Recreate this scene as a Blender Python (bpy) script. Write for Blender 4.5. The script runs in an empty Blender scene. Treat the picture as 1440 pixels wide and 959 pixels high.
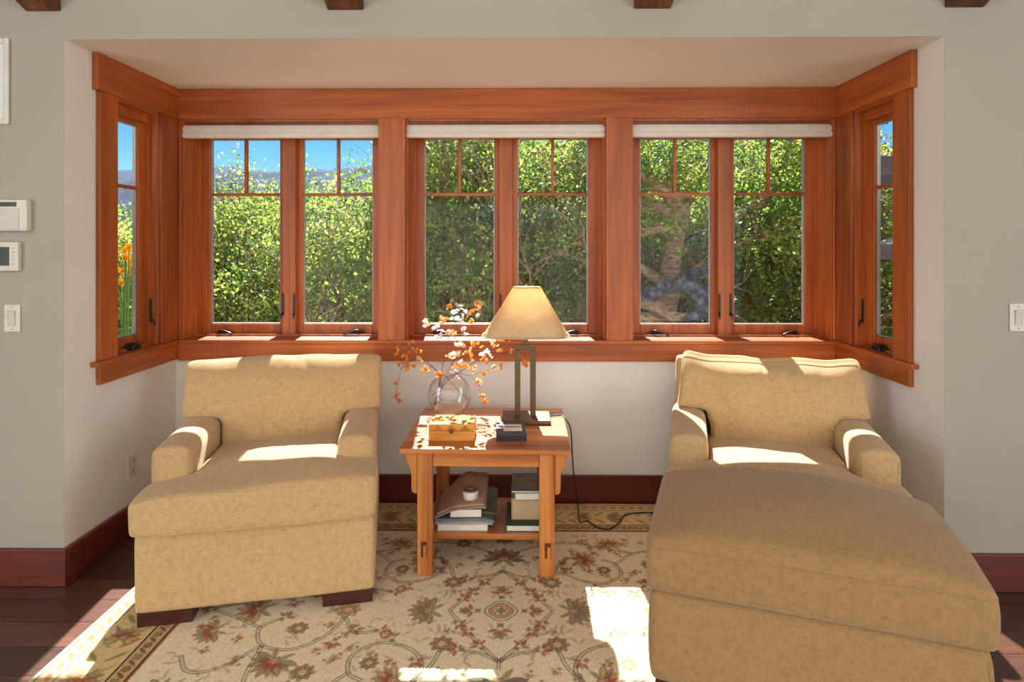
import bpy, bmesh, math, random
import numpy as np
from mathutils import Vector, Matrix, noise
from mathutils.bvhtree import BVHTree
R = math.radians
PI = math.pi
scene = bpy.context.scene
COL = scene.collection

# ------------------------------------------------------------------ camera
F = 850.0
cam = bpy.data.cameras.new('camera')
cam.sensor_fit = 'HORIZONTAL'; cam.sensor_width = 36.0
cam.lens = 36.0 * F / 1440.0
cam.shift_y = -136.5 / 1440.0
cam.clip_start = 0.05; cam.clip_end = 2000
camo = bpy.data.objects.new('camera', cam); COL.objects.link(camo)
camo.location = (0, 0, 1.5)
camo.rotation_euler = (R(90), 0, math.atan(9 / F))
scene.camera = camo

# ------------------------------------------------------------------ look
scene.view_settings.view_transform = 'Standard'
scene.view_settings.look = 'None'
scene.view_settings.gamma = 1.0
scene.view_settings.use_curve_mapping = False
scene.view_settings.exposure = 0.0
cy = scene.cycles
cy.max_bounces = 9; cy.diffuse_bounces = 5; cy.glossy_bounces = 4
cy.transmission_bounces = 6; cy.transparent_max_bounces = 16
cy.caustics_reflective = False; cy.caustics_refractive = False
cy.sample_clamp_indirect = 6.0
cy.use_denoising = True

# ------------------------------------------------------------------ world and sun
SUN_K, SUN_S = 0.92, 0.10        # metres forward per metre of drop; sideways drift
world = bpy.data.worlds.new('world'); scene.world = world
world.use_nodes = True
wn = world.node_tree.nodes; wl = world.node_tree.links
bg = wn['Background']
sky = wn.new('ShaderNodeTexSky'); sky.sky_type = 'NISHITA'
sky.sun_disc = False; sky.sun_elevation = R(47); sky.sun_rotation = R(-6)
sky.altitude = 1500; sky.air_density = 1.0; sky.dust_density = 0.0; sky.ozone_density = 3.0
hs = wn.new('ShaderNodeHueSaturation'); hs.inputs['Saturation'].default_value = 1.35
wl.new(sky.outputs[0], hs.inputs['Color']); wl.new(hs.outputs[0], bg.inputs[0])
bg.inputs[1].default_value = 0.14

sun = bpy.data.lights.new('sun', 'SUN'); sun.energy = 18.5; sun.angle = R(0.6)
sun.color = (1.0, 0.985, 0.965)
suno = bpy.data.objects.new('sun', sun); COL.objects.link(suno)
sd = Vector((SUN_S, -1.0, -1.0 / SUN_K)).normalized()
suno.rotation_euler = sd.to_track_quat('-Z', 'Y').to_euler()
suno.location = (-1, 14, 12)

def area(name, loc, direction, sx, sy, power, color):
    l = bpy.data.lights.new(name, 'AREA'); l.shape = 'RECTANGLE'; l.size = sx; l.size_y = sy
    l.energy = power; l.color = color
    o = bpy.data.objects.new(name, l); COL.objects.link(o)
    o.location = loc; o.rotation_euler = Vector(direction).to_track_quat('-Z', 'Z').to_euler()
    return o
# unseen fill lamps added behind the camera; the walls there have no openings
area('fill_rear', (0.0, -4.1, 1.15), (0, 1, 0), 8.4, 2.2, 120, (.97, 0.98, 1.0))
area('fill_rear_high', (0.0, -4.1, 4.2), (0, 1, -.18), 7.0, 1.5, 60, (.97, 0.98, 1.0))
area('fill_left', (-4.5, -1.6, 1.35), (1, 0.0, 0.0), 3.6, 2.2, 165, (.94, 0.97, 1.0))
area('fill_right', (4.5, -1.6, 1.35), (-1, 0.0, 0.0), 3.6, 2.2, 165, (.94, 0.97, 1.0))

# ------------------------------------------------------------------ materials
def lin(c):
    return tuple(((v / 255) / 12.92 if v / 255 <= .04045 else (((v / 255) + .055) / 1.055) ** 2.4) for v in c) + (1.0,)

class Mat:
    def __init__(s, name):
        s.m = bpy.data.materials.new(name); s.m.use_nodes = True
        s.n = s.m.node_tree.nodes; s.l = s.m.node_tree.links
        s.b = s.n['Principled BSDF']; s.out = s.n['Material Output']
        s.tc = s.n.new('ShaderNodeTexCoord')
    def set(s, **k):
        for a, v in k.items():
            s.b.inputs[a.replace('_', ' ')].default_value = v
        return s
    def noise(s, scale=(1, 1, 1), detail=4, rough=.55, sc=1.0, coord='Object', dist=0.0):
        mp = s.n.new('ShaderNodeMapping'); mp.inputs['Scale'].default_value = scale
        s.l.new(s.tc.outputs[coord], mp.inputs[0])
        t = s.n.new('ShaderNodeTexNoise'); t.inputs['Scale'].default_value = sc
        t.inputs['Detail'].default_value = detail; t.inputs['Roughness'].default_value = rough
        t.inputs['Distortion'].default_value = dist
        s.l.new(mp.outputs[0], t.inputs['Vector']); return t.outputs['Fac']
    def ramp(s, fac, stops):
        r = s.n.new('ShaderNodeValToRGB'); e = r.color_ramp.elements
        e[0].position, e[0].color = stops[0][0], stops[0][1]
        e[1].position, e[1].color = stops[-1][0], stops[-1][1]
        for p, c in stops[1:-1]:
            q = e.new(p); q.color = c
        s.l.new(fac, r.inputs[0]); return r.outputs['Color']
    def math(s, op, a, b=None):
        m = s.n.new('ShaderNodeMath'); m.operation = op
        for i, v in enumerate((a, b)):
            if v is None: continue
            if isinstance(v, (int, float)): m.inputs[i].default_value = v
            else: s.l.new(v, m.inputs[i])
        return m.outputs[0]
    def mix(s, fac, a, b, mode='MIX'):
        m = s.n.new('ShaderNodeMix'); m.data_type = 'RGBA'; m.blend_type = mode
        for i, v in ((0, fac), (6, a), (7, b)):
            if isinstance(v, (int, float)): m.inputs[i].default_value = v
            elif isinstance(v, tuple): m.inputs[i].default_value = v
            else: s.l.new(v, m.inputs[i])
        return m.outputs[2]
    def base(s, c): s.l.new(c, s.b.inputs['Base Color']); return s
    def bump(s, h, strength=.2, dist=.002):
        b = s.n.new('ShaderNodeBump'); b.inputs['Strength'].default_value = strength
        b.inputs['Distance'].default_value = dist
        s.l.new(h, b.inputs['Height']); s.l.new(b.outputs[0], s.b.inputs['Normal']); return s

_plain = {}
def plain(name, rgb, rough=.6, metal=0.0, spec=.5, var=.06):
    if name in _plain: return _plain[name]
    c = lin(rgb); M = Mat(name).set(Roughness=rough, Metallic=metal)
    M.b.inputs['Specular IOR Level'].default_value = spec
    n = M.noise((1, 1, 1), 3, .5, 14)
    lo = tuple(v * (1 - var) for v in c[:3]) + (1,); hi = tuple(min(1, v * (1 + var)) for v in c[:3]) + (1,)
    M.base(M.ramp(n, [(.3, lo), (.7, hi)]))
    _plain[name] = M.m; return M.m

def wall_mat(name, rgb, rough=.75):
    c = lin(rgb); M = Mat(name).set(Roughness=rough)
    M.b.inputs['Specular IOR Level'].default_value = .25
    n = M.noise((1, 1, 1), 5, .55, 1.6); lo = tuple(v * .95 for v in c[:3]) + (1,)
    M.base(M.ramp(n, [(.35, lo), (.65, c)]))
    M.bump(M.noise((1, 1, 1), 4, .6, 9), .25, .006); return M.m

def wood(name, axis, dark, mid, light, rough=.35, fine=1.0, coat=.15):
    M = Mat(name).set(Roughness=rough)
    M.b.inputs['Coat Weight'].default_value = coat; M.b.inputs['Coat Roughness'].default_value = .25
    a = {'x': (.9, 16, 16), 'y': (16, .9, 16), 'z': (16, 16, .9)}[axis]
    b = {'x': (2.5, 90, 90), 'y': (90, 2.5, 90), 'z': (90, 90, 2.5)}[axis]
    n1 = M.noise(tuple(v * fine for v in a), 3, .5, 1, dist=.6); n2 = M.noise(tuple(v * fine for v in b), 3, .6, 1)
    n = M.math('ADD', M.math('MULTIPLY', n1, .62), M.math('MULTIPLY', n2, .38))
    M.base(M.ramp(n, [(.33, lin(dark)), (.5, lin(mid)), (.68, lin(light))]))
    M.bump(n2, .12, .001); return M.m

W_WHITE = wall_mat('wall paint', (230, 228, 222))
W_CEIL = wall_mat('ceiling paint', (232, 226, 218))
W_SHADED = wall_mat('shaded wall paint', (172, 166, 149))  # same wall paint darkened: shade on the room-side walls put into the colour
TRIM = {a: wood('stained fir ' + a, a, (134, 66, 24), (168, 86, 32), (192, 106, 44), .42, 1.0, .04) for a in 'xyz'}
OAKB = {a: wood('darker fir ' + a, a, (112, 48, 14), (146, 68, 20), (176, 92, 32), .45, 1.6, .04) for a in 'xyz'}
BASE = {a: wood('baseboard wood ' + a, a, (74, 24, 12), (98, 36, 20), (120, 48, 28), .4) for a in 'xy'}
BEAM = wood('beam wood', 'y', (52, 28, 15), (98, 54, 30), (134, 78, 46), .6, .8, 0)
HONEY = {a: wood('honey oak ' + a, a, (126, 64, 24), (186, 110, 50), (218, 146, 76), .32, .55, .3) for a in 'xyz'}
FOOT = wood('dark foot wood', 'x', (44, 16, 10), (66, 26, 16), (84, 36, 22), .4)

def fabric(name, rgb, dk=.76, lt=1.13):
    c = lin(rgb); M = Mat(name).set(Roughness=.9)
    M.b.inputs['Specular IOR Level'].default_value = .15
    M.b.inputs['Sheen Weight'].default_value = .25; M.b.inputs['Sheen Roughness'].default_value = .5
    nx = M.noise((280, 42, 42), 2, .6, 1); ny = M.noise((42, 280, 42), 2, .6, 1); nz = M.noise((42, 42, 280), 2, .6, 1)
    s1 = M.math('ADD', M.math('ADD', nx, ny), nz)
    fine = M.noise((1, 1, 1), 2, .7, 420)
    s2 = M.math('ADD', M.math('MULTIPLY', s1, .27), M.math('MULTIPLY', fine, .19))
    lo = tuple(v * dk for v in c[:3]) + (1,); hi = tuple(min(1, v * lt) for v in c[:3]) + (1,)
    M.base(M.ramp(s2, [(.38, lo), (.50, c), (.62, hi)]))
    M.bump(s2, .5, .004); return M.m
LINEN = fabric('tan linen', (194, 160, 112))
LINEN2 = fabric('tan basketweave', (158, 124, 80))

def floor_mat():
    M = Mat('dark plank floor').set(Roughness=.33)
    br = M.n.new('ShaderNodeTexBrick'); mp = M.n.new('ShaderNodeMapping')
    mp.inputs['Location'].default_value = (0.37, .019, 0)
    M.l.new(M.tc.outputs['Object'], mp.inputs[0]); M.l.new(mp.outputs[0], br.inputs['Vector'])
    br.inputs['Scale'].default_value = 1; br.inputs['Brick Width'].default_value = 1.9
    br.inputs['Row Height'].default_value = .15; br.inputs['Mortar Size'].default_value = .0022
    br.inputs['Mortar Smooth'].default_value = .3; br.offset = .37
    br.inputs['Color1'].default_value = lin((98, 60, 44)); br.inputs['Color2'].default_value = lin((74, 44, 33))
    br.inputs['Mortar'].default_value = lin((18, 10, 8))
    n = M.noise((2, 55, 10), 5, .65, 1)
    c = M.mix(.75, br.outputs['Color'], M.ramp(n, [(.3, (.45, .42, .4, 1)), (.7, (1.25, 1.2, 1.15, 1))]), 'MULTIPLY')
    M.base(c)
    M.bump(M.math('SUBTRACT', M.math('MULTIPLY', n, .25), br.outputs['Fac']), .5, .003); return M.m
FLOOR = floor_mat()

def glass_mat(name, tint=(1, 1, 1, 1), refl=.05, rough=.0):
    m = bpy.data.materials.new(name); m.use_nodes = True; n = m.node_tree.nodes; l = m.node_tree.links
    n.remove(n['Principled BSDF'])
    t = n.new('ShaderNodeBsdfTransparent'); t.inputs[0].default_value = tint
    g = n.new('ShaderNodeBsdfGlossy'); g.inputs['Roughness'].default_value = rough
    x = n.new('ShaderNodeMixShader'); x.inputs[0].default_value = refl
    l.new(t.outputs[0], x.inputs[1]); l.new(g.outputs[0], x.inputs[2]); l.new(x.outputs[0], n['Material Output'].inputs[0])
    return m
PANE = glass_mat('window glass', (.97, .985, .98, 1), .008)
def vase_glass():
    m = bpy.data.materials.new('clear vase glass'); m.use_nodes = True; n = m.node_tree.nodes; l = m.node_tree.links
    n.remove(n['Principled BSDF'])
    t = n.new('ShaderNodeBsdfTransparent'); t.inputs[0].default_value = (.99, 1, 1, 1)
    g = n.new('ShaderNodeBsdfGlossy'); g.inputs['Roughness'].default_value = .03
    lw = n.new('ShaderNodeLayerWeight'); lw.inputs[0].default_value = .35
    mt = n.new('ShaderNodeMath'); mt.operation = 'MULTIPLY_ADD'; mt.inputs[1].default_value = .38; mt.inputs[2].default_value = .03
    l.new(lw.outputs['Facing'], mt.inputs[0])
    x = n.new('ShaderNodeMixShader'); l.new(mt.outputs[0], x.inputs[0])
    l.new(t.outputs[0], x.inputs[1]); l.new(g.outputs[0], x.inputs[2]); l.new(x.outputs[0], n['Material Output'].inputs[0])
    return m
VGLASS = vase_glass()

def thin_mat(name, c1, c2, trans=.5, scale=3.0, rough=.6, spec=.3, pos=(.35, .65)):
    """diffuse on both faces with light passing through: leaves, petals, lampshade paper"""
    m = bpy.data.materials.new(name); m.use_nodes = True; n = m.node_tree.nodes; l = m.node_tree.links
    b = n['Principled BSDF']; b.inputs['Roughness'].default_value = rough; b.inputs['Specular IOR Level'].default_value = spec
    tc = n.new('ShaderNodeTexCoord'); no = n.new('ShaderNodeTexNoise'); no.inputs['Scale'].default_value = scale
    no.inputs['Detail'].default_value = 6; no.inputs['Roughness'].default_value = .75
    l.new(tc.outputs['Object'], no.inputs['Vector'])
    r = n.new('ShaderNodeValToRGB'); e = r.color_ramp.elements
    e[0].position, e[0].color = pos[0], lin(c1); e[1].position, e[1].color = pos[1], lin(c2)
    l.new(no.outputs['Fac'], r.inputs[0])
    t = n.new('ShaderNodeBsdfTranslucent'); x = n.new('ShaderNodeMixShader'); x.inputs[0].default_value = trans
    l.new(r.outputs[0], b.inputs['Base Color']); l.new(r.outputs[0], t.inputs[0])
    l.new(b.outputs[0], x.inputs[1]); l.new(t.outputs[0], x.inputs[2]); l.new(x.outputs[0], n['Material Output'].inputs[0])
    return m

# ------------------------------------------------------------------ mesh helpers
def newobj(name, me, mat=None, parent=None, smooth=False):
    o = bpy.data.objects.new(name, me); COL.objects.link(o)
    if mat is not None:
        for m in (mat if isinstance(mat, (list, tuple)) else [mat]): me.materials.append(m)
    if parent is not None: o.parent = parent
    if smooth: me.polygons.foreach_set('use_smooth', [True] * len(me.polygons))
    return o
def obj(name, bm, mat, parent=None, bevel=0, smooth=False, seg=2, tagd=None):
    bmesh.ops.recalc_face_normals(bm, faces=bm.faces)
    me = bpy.data.meshes.new(name); bm.to_mesh(me); bm.free()
    o = newobj(name, me, mat, parent, smooth)
    if bevel:
        b = o.modifiers.new('bevel', 'BEVEL'); b.width = bevel; b.segments = seg; b.limit_method = 'ANGLE'; b.angle_limit = R(40)
        o.modifiers.new('wn', 'WEIGHTED_NORMAL')
        me.polygons.foreach_set('use_smooth', [True] * len(me.polygons))
    if tagd: tag(o, *tagd)
    return o
def tag(o, label=None, cat=None, group=None, kind=None):
    if label: o['label'] = label
    if cat: o['category'] = cat
    if group: o['group'] = group
    if kind: o['kind'] = kind
    return o
def struct(o): o['kind'] = 'structure'; return o
def empty(name, loc=(0, 0, 0), rz=0.0, label=None, cat=None, group=None, kind=None):
    o = bpy.data.objects.new(name, None); COL.objects.link(o); o.empty_display_size = .1
    o.location = loc; o.rotation_euler = (0, 0, rz)
    return tag(o, label, cat, group, kind)
def BM(): return bmesh.new()
def box(bm, x0, x1, y0, y1, z0, z1, M=None, mi=0):
    vs = [bm.verts.new(Vector(p)) for p in ((x0, y0, z0), (x1, y0, z0), (x1, y1, z0), (x0, y1, z0), (x0, y0, z1), (x1, y0, z1), (x1, y1, z1), (x0, y1, z1))]
    if M is not None:
        for v in vs: v.co = M @ v.co
    for f in ((0, 3, 2, 1), (4, 5, 6, 7), (0, 1, 5, 4), (1, 2, 6, 5), (2, 3, 7, 6), (3, 0, 4, 7)):
        bm.faces.new([vs[i] for i in f]).material_index = mi
    return vs
def boxes(*bs):
    bm = BM()
    for b in bs: box(bm, *b)
    return bm
def tube(bm, pts, rad, n=8, cap=True):
    pts = [Vector(p) for p in pts]; rings = []
    up = Vector((0, 0, 1))
    for i, p in enumerate(pts):
        d = (pts[min(i + 1, len(pts) - 1)] - pts[max(i - 1, 0)]).normalized()
        if i == 0: a = d.orthogonal().normalized()
        else:
            a = (a - d * a.dot(d));
            a = a.normalized() if a.length > 1e-6 else d.orthogonal().normalized()
        b = d.cross(a); r = rad[i] if isinstance(rad, (list, tuple)) else rad
        rings.append([bm.verts.new(p + a * math.cos(2 * PI * k / n) * r + b * math.sin(2 * PI * k / n) * r) for k in range(n)])
    for i in range(len(rings) - 1):
        for k in range(n):
            bm.faces.new((rings[i][k], rings[i][(k + 1) % n], rings[i + 1][(k + 1) % n], rings[i + 1][k])).smooth = True
    if cap and n > 2:
        bm.faces.new(rings[0][::-1]); bm.faces.new(rings[-1])
def lathe(bm, prof, n=32, c=(0, 0, 0), sy=1.0, close=True):
    rings = []
    for r, z in prof:
        rings.append([bm.verts.new((c[0] + r * math.cos(2 * PI * k / n), c[1] + r * sy * math.sin(2 * PI * k / n), c[2] + z)) for k in range(n)])
    for i in range(len(rings) - 1):
        for k in range(n):
            bm.faces.new((rings[i][k], rings[i][(k + 1) % n], rings[i + 1][(k + 1) % n], rings[i + 1][k])).smooth = True
    if close:
        bm.faces.new(rings[0][::-1]); bm.faces.new(rings[-1])
def prism(bm, outline, y0, y1, axes='xz'):
    """outline of (a, b) extruded along the third axis"""
    def P(a, b, c): return {'xz': (a, c, b), 'xy': (a, b, c), 'yz': (c, a, b)}[axes]
    A = [bm.verts.new(P(a, b, y0)) for a, b in outline]; B = [bm.verts.new(P(a, b, y1)) for a, b in outline]
    n = len(outline)
    bm.faces.new(A); bm.faces.new(B[::-1])
    for i in range(n): bm.faces.new((A[i], B[i], B[(i + 1) % n], A[(i + 1) % n]))
def spline(pts, n=6):
    pts = [Vector(p) for p in pts]; out = []
    P = [pts[0] * 2 - pts[1]] + pts + [pts[-1] * 2 - pts[-2]]
    for i in range(1, len(P) - 2):
        for k in range(n):
            t = k / n; a, b, c, d = P[i - 1], P[i], P[i + 1], P[i + 2]
            out.append(.5 * ((2 * b) + (c - a) * t + (2 * a - 5 * b + 4 * c - d) * t * t + (3 * b - a - 3 * c + d) * t ** 3))
    out.append(pts[-1]); return out

def soft(name, bs, mat, parent, voxel=.014, it=14, shape=None, xf=None, extra=None):
    """upholstery: union of boxes, remeshed, smoothed to rounded edges, then shaped"""
    bm = boxes(*bs)
    if extra: extra(bm)
    bmesh.ops.recalc_face_normals(bm, faces=bm.faces)
    me = bpy.data.meshes.new('t'); bm.to_mesh(me); bm.free()
    t = bpy.data.objects.new('t', me); COL.objects.link(t)
    r = t.modifiers.new('r', 'REMESH'); r.mode = 'VOXEL'; r.voxel_size = voxel
    dg = bpy.context.evaluated_depsgraph_get(); dg.update()
    me2 = bpy.data.meshes.new_from_object(t.evaluated_get(dg))
    bpy.data.objects.remove(t); bpy.data.meshes.remove(me)
    nv = len(me2.vertices); co = np.empty(nv * 3); me2.vertices.foreach_get('co', co); co = co.reshape(-1, 3)
    ed = np.empty(len(me2.edges) * 2, dtype=np.int64); me2.edges.foreach_get('vertices', ed); ed = ed.reshape(-1, 2)
    deg = np.bincount(ed.ravel(), minlength=nv)[:, None]
    for _ in range(it):
        acc = np.zeros_like(co)
        np.add.at(acc, ed[:, 0], co[ed[:, 1]]); np.add.at(acc, ed[:, 1], co[ed[:, 0]])
        co = co * .45 + (acc / np.maximum(deg, 1)) * .55
    if shape: co = shape(co)
    if xf is not None:
        A = np.array(xf); co = co @ A[:3, :3].T + A[:3, 3]
    me2.vertices.foreach_set('co', co.ravel()); me2.name = name
    for m in list(me2.materials): pass
    me2.materials.clear()
    me2.update()
    return newobj(name, me2, mat, parent, True)
def nz(co, sx, sy, sz, seed=0, f=1.0):
    return np.array([noise.noise(Vector((p[0] * sx + seed, p[1] * sy - seed, p[2] * sz + seed * .3))) for p in co]) * f
def seam(surface, pts, mat, r=.0028, n=5, name='piping', closed=False, res=.02):
    me = surface.data; bvh = BVHTree.FromPolygons([v.co for v in me.vertices], [p.vertices for p in me.polygons])
    pp = []
    P = [Vector(p) for p in pts]
    if closed: P.append(P[0])
    for a, b in zip(P[:-1], P[1:]):
        k = max(1, int((b - a).length / res))
        pp += [a.lerp(b, i / k) for i in range(k)]
    pp.append(P[-1])
    q = []
    for p in pp:
        h = bvh.find_nearest(p)[0]
        if not q or (h - q[-1]).length > .004: q.append(h)
    bm = BM(); tube(bm, q, r, n)
    return obj(name, bm, mat, surface, smooth=True)

# ------------------------------------------------------------------ the setting
XL, XR, YF, YB, ZC = -2.0, 1.845, 2.64, 3.51, 2.40
T = .24
U = [(-1.965, -.805), (-.655, .505), (.655, 1.815)]     # openings of the three back windows
Z0, Z1 = .93, 2.225
SL0, SL1 = 2.964, 3.33                                   # opening of the side windows
def st(name, bm, mat, bevel=0): return struct(obj(name, bm, mat, bevel=bevel))
st('floor', boxes((-4.6, 4.6, -4.2, YF, -.12, 0), (XL, XR, YF, YB, -.12, 0)), FLOOR)
TS = .11
bw = [(XL - TS, XR + TS, YB, YB + T, -.1, Z0), (XL - TS, XR + TS, YB, YB + T, Z1, ZC + .2),
      (XL - TS, U[0][0], YB, YB + T, Z0, Z1), (U[0][1], U[1][0], YB, YB + T, Z0, Z1),
      (U[1][1], U[2][0], YB, YB + T, Z0, Z1), (U[2][1], XR + TS, YB, YB + T, Z0, Z1)]
st('wall_back', boxes(*bw), W_WHITE)
for nm, xa, xb in (('wall_alcove_left', XL - TS, XL), ('wall_alcove_right', XR, XR + TS)):
    st(nm, boxes((xa, xb, YF, YB, -.1, Z0), (xa, xb, YF, YB, Z1, ZC + .2), (xa, xb, YF, SL0, Z0, Z1), (xa, xb, SL1, YB, Z0, Z1)), W_WHITE)
st('ceiling_alcove', boxes((XL, XR, YF + .001, YB, ZC, ZC + .2)), W_CEIL)
st('wall_front_left', boxes((-4.6, XL - .2, YF, YF + .2, -.1, 2.9), (XL - .2, XL, YF - .0005, YF, 0, 2.9)), W_SHADED)
st('wall_front_right', boxes((XR + .2, 4.6, YF, YF + .2, -.1, 2.9), (XR, XR + .2, YF - .0005, YF, 0, 2.9)), W_SHADED)
st('wall_front_header', boxes((XL, XR, YF - .0005, YF + .0, ZC, 2.9), (XL - .2, XR + .2, YF, YF + .2, ZC + .2, 2.9)), W_SHADED)
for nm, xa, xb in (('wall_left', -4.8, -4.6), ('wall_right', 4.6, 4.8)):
    st(nm, boxes((xa, xb, -4.4, YF + .2, -.1, 5.8)), W_SHADED)
st('wall_rear', boxes((-4.6, 4.6, -4.4, -4.2, -.1, 5.8)), W_WHITE)
# roof overhang outside the alcove windows
st('roof_eave', boxes((XL - .9, XR + .9, YB + T, 4.45, 2.615, 2.80)), W_WHITE)
# sloping ceiling, rising towards the room
SLP = .43; ZW = 2.70
bm = BM(); prism(bm, [(YF + .2, ZW - .086), (-4.4, ZW + SLP * (YF + 4.4)), (-4.4, ZW + .2 + SLP * (YF + 4.4)), (YF + .2, ZW + .114)], -4.6, 4.6, 'yz')
st('ceiling', bm, W_CEIL)
for k, (xa, xb) in enumerate(((-3.51, -3.36), (-2.168, -2.012), (-.836, -.676), (.502, .665), (1.845, 2.015), (3.19, 3.35))):
    bm = BM()
    prism(bm, [(YF, 2.522), (YF, ZW + .01), (-4.2, ZW + .01 + SLP * (YF + 4.2)), (-4.2, 2.522 + SLP * (YF + 4.2))], xa, xb, 'yz')
    struct(obj('ceiling_beam' if k == 0 else 'ceiling_beam', bm, BEAM, bevel=.006))

# baseboards
BH = .163
def bb(name, b, ax): st(name, boxes(b), BASE[ax], .004)
bb('baseboard_back', (XL + .02, XR - .02, YB - .02, YB, 0, BH), 'x')
bb('baseboard_alcove_left', (XL, XL + .02, YF, YB, 0, BH), 'y')
bb('baseboard_alcove_right', (XR - .02, XR, YF, YB, 0, BH), 'y')
bb('baseboard_left', (-4.6, XL + .02, YF - .02, YF - .0006, 0, BH), 'x')
bb('baseboard_right', (XR - .02, 4.6, YF - .02, YF - .0006, 0, BH), 'x')

# window casings: head, posts, stool, apron
TR = [0]
def trim(b, ax, mats=TRIM, bev=.003):
    TR[0] += 1; st('trim_%d' % TR[0], boxes(b), mats[ax], bev)
C = .024
trim((XL + C, XR - C, YB - C, YB, Z1, 2.399), 'x')                  # head over the back windows
for xa, xb in ((XL + C, U[0][0] + .002), (U[2][1] - .002, XR - C)): trim((xa, xb, YB - C + .006, YB, .945, Z1), 'z')
for xa, xb in ((-.8065, -.6535), (.5035, .6565)): trim((xa, xb, YB - C - .012, YB, .945, Z1), 'z')
trim((XL + C, XR - C, YB - C, YB, .822, .922), 'x')                 # apron
for s in (-1, 1):
    X = XL if s < 0 else XR
    def sx(a, b): return (X + a, X + b) if s < 0 else (X - b, X - a)
    trim(sx(0, C + .006) + (2.812, YB, Z1, 2.399), 'y')
    trim(sx(0, C) + (2.838, SL0, .945, Z1), 'z')
    trim(sx(0, C) + (SL1, YB, .945, Z1), 'z', OAKB)
    trim(sx(0, C) + (2.838, YB, .832, .922), 'y')
    trim(sx(-.10, C + .03) + (2.81, SL0 - .001, .922, .945), 'y') if False else None
# stool: one board per wall
st('trim_stool_back', boxes((XL + .036, XR - .036, YB - C - .012, YB, .922, .945), *[(a, b, YB, YB + .17, .922, .945) for a, b in U]), TRIM['x'], .004)
for s in (-1, 1):
    X = XL if s < 0 else XR
    a, b = (X, X + .036) if s < 0 else (X - .036, X)
    c, d = (X - .06, X) if s < 0 else (X, X + .06)
    st('trim_stool_left' if s < 0 else 'trim_stool_right', boxes((a, b, 2.80, YB - .001, .922, .945), (c, d, SL0, SL1, .922, .945)), TRIM['y'], .004)

# ------------------------------------------------------------------ windows
DARKM = plain('dark bronze metal', (52, 50, 52), .35, .7)
STEELB = plain('bronze crank metal', (74, 76, 84), .3, .8)
SPACER = plain('grey glazing spacer', (168, 170, 170), .4, .3)
def ring(bm, x0, x1, z0, z1, w, y0, y1, wb=None, wt=None):
    wb = w if wb is None else wb; wt = w if wt is None else wt
    box(bm, x0, x0 + w, y0, y1, z0, z1); box(bm, x1 - w, x1, y0, y1, z0, z1)
    box(bm, x0 + w, x1 - w, y0, y1, z0, z0 + wb); box(bm, x0 + w, x1 - w, y0, y1, z1 - wt, z1)
def crank(parent, u, v, flip=1):
    bm = BM()
    box(bm, u - .052, u + .052, v - .035, v, .945, .962)
    prism(bm, [(u - .040, .962), (u + .040, .962), (u + .022, .976), (u - .022, .976)], v - .028, v - .004)
    c = obj('crank_housing', bm, DARKM, parent, .003)
    bm = BM()
    P = [(u - flip * .03, v - .03, .972), (u - flip * .01, v - .045, .980), (u + flip * .03, v - .055, .972), (u + flip * .065, v - .060, .958)]
    tube(bm, spline(P, 4), .006, 8)
    obj('crank_handle', bm, STEELB, c, smooth=True)
def lever(parent, u, v, z0=1.06, z1=1.20, side=1):
    bm = BM()
    box(bm, u - .006, u + .006, v - .008, v, z0 + .01, z1)
    tube(bm, [(u, v - .008, z0 + .03), (u + side * .004, v - .022, z0 + .015), (u + side * .006, v - .026, z0 - .01)], [.005, .006, .004], 6)
    obj('lock_lever', bm, DARKM, parent, .002)
def window(name, loc, rz, W, dep, sashes, ground):
    e = empty(name, loc, rz, kind='structure')
    zb, zt = .945, Z1
    # frame lining the opening, stepping in towards the sash
    bm = BM()
    E = .22 if sashes == 2 else .112; q = 1 if sashes == 2 else .5
    ring(bm, 0, W, zb, zt, .012, 0, E, .001, .012)
    ring(bm, .012, W - .012, zb, zt - .012, .014, dep - .055 * q, E, .012, .05)
    ring(bm, .026, W - .026, zb, zt - .05, .008, dep - .02 * q, E, .006, .006)
    obj('window_frame', bm, TRIM['z'], e, .002)
    if sashes == 2:
        bm = BM(); c = W / 2
        box(bm, c - .04, c + .04, dep - .045, dep - .002, zb, zt - .06)
        box(bm, c - .014, c + .014, dep - .002, .22, zb, zt - .06)
        obj('center_mullion', bm, TRIM['z'], e, .004)
        spans = [(.028, c - .015), (c + .015, W - .028)]
    else: spans = [(.03, W - .03)]
    for i, (a, b) in enumerate(spans):
        sw = .055 if sashes == 2 else .045
        g0, g1 = 1.012, 2.14
        bm = BM(); ring(bm, a, b, .951, g1 + .03, sw, dep, dep + (.045 if sashes == 2 else .035), g0 - .951, .03)
        s = obj('sash', bm, TRIM['z'], e, .004)
        bm = BM(); ring(bm, a + sw, b - sw, g0, g1, .005, dep + .012, dep + .03)
        obj('glazing_bead', bm, SPACER, s)
        bm = BM(); box(bm, a + sw, b - sw, dep + .004, dep + .03, 1.793, 1.811)
        m = (a + b) / 2
        if sashes == 2: box(bm, m - .009, m + .009, dep + .004, dep + .03, 1.811, g1)
        obj('muntin', bm, TRIM['x'] if rz == 0 else TRIM['z'], s, .003)
        bm = BM(); box(bm, a + sw - .002, b - sw + .002, dep + .019, dep + .0205, g0 - .002, g1 + .002)
        obj('pane', bm, PANE, s)
        if sashes == 2:
            crank(e, a + .15 if i == 0 else b - .15, dep - .002, 1 if i == 0 else -1)
        else: crank(e, (a + b) / 2 + (.02 if rz > 0 else -.02), dep - .002, -1 if rz > 0 else 1)
    if sashes == 2:
        for s in (-1, 1): lever(e, W / 2 + s * .034, dep - .045, side=s)
    else:
        lever(e, W - .02 if rz > 0 else .02, dep - .028)
    return e
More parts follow.
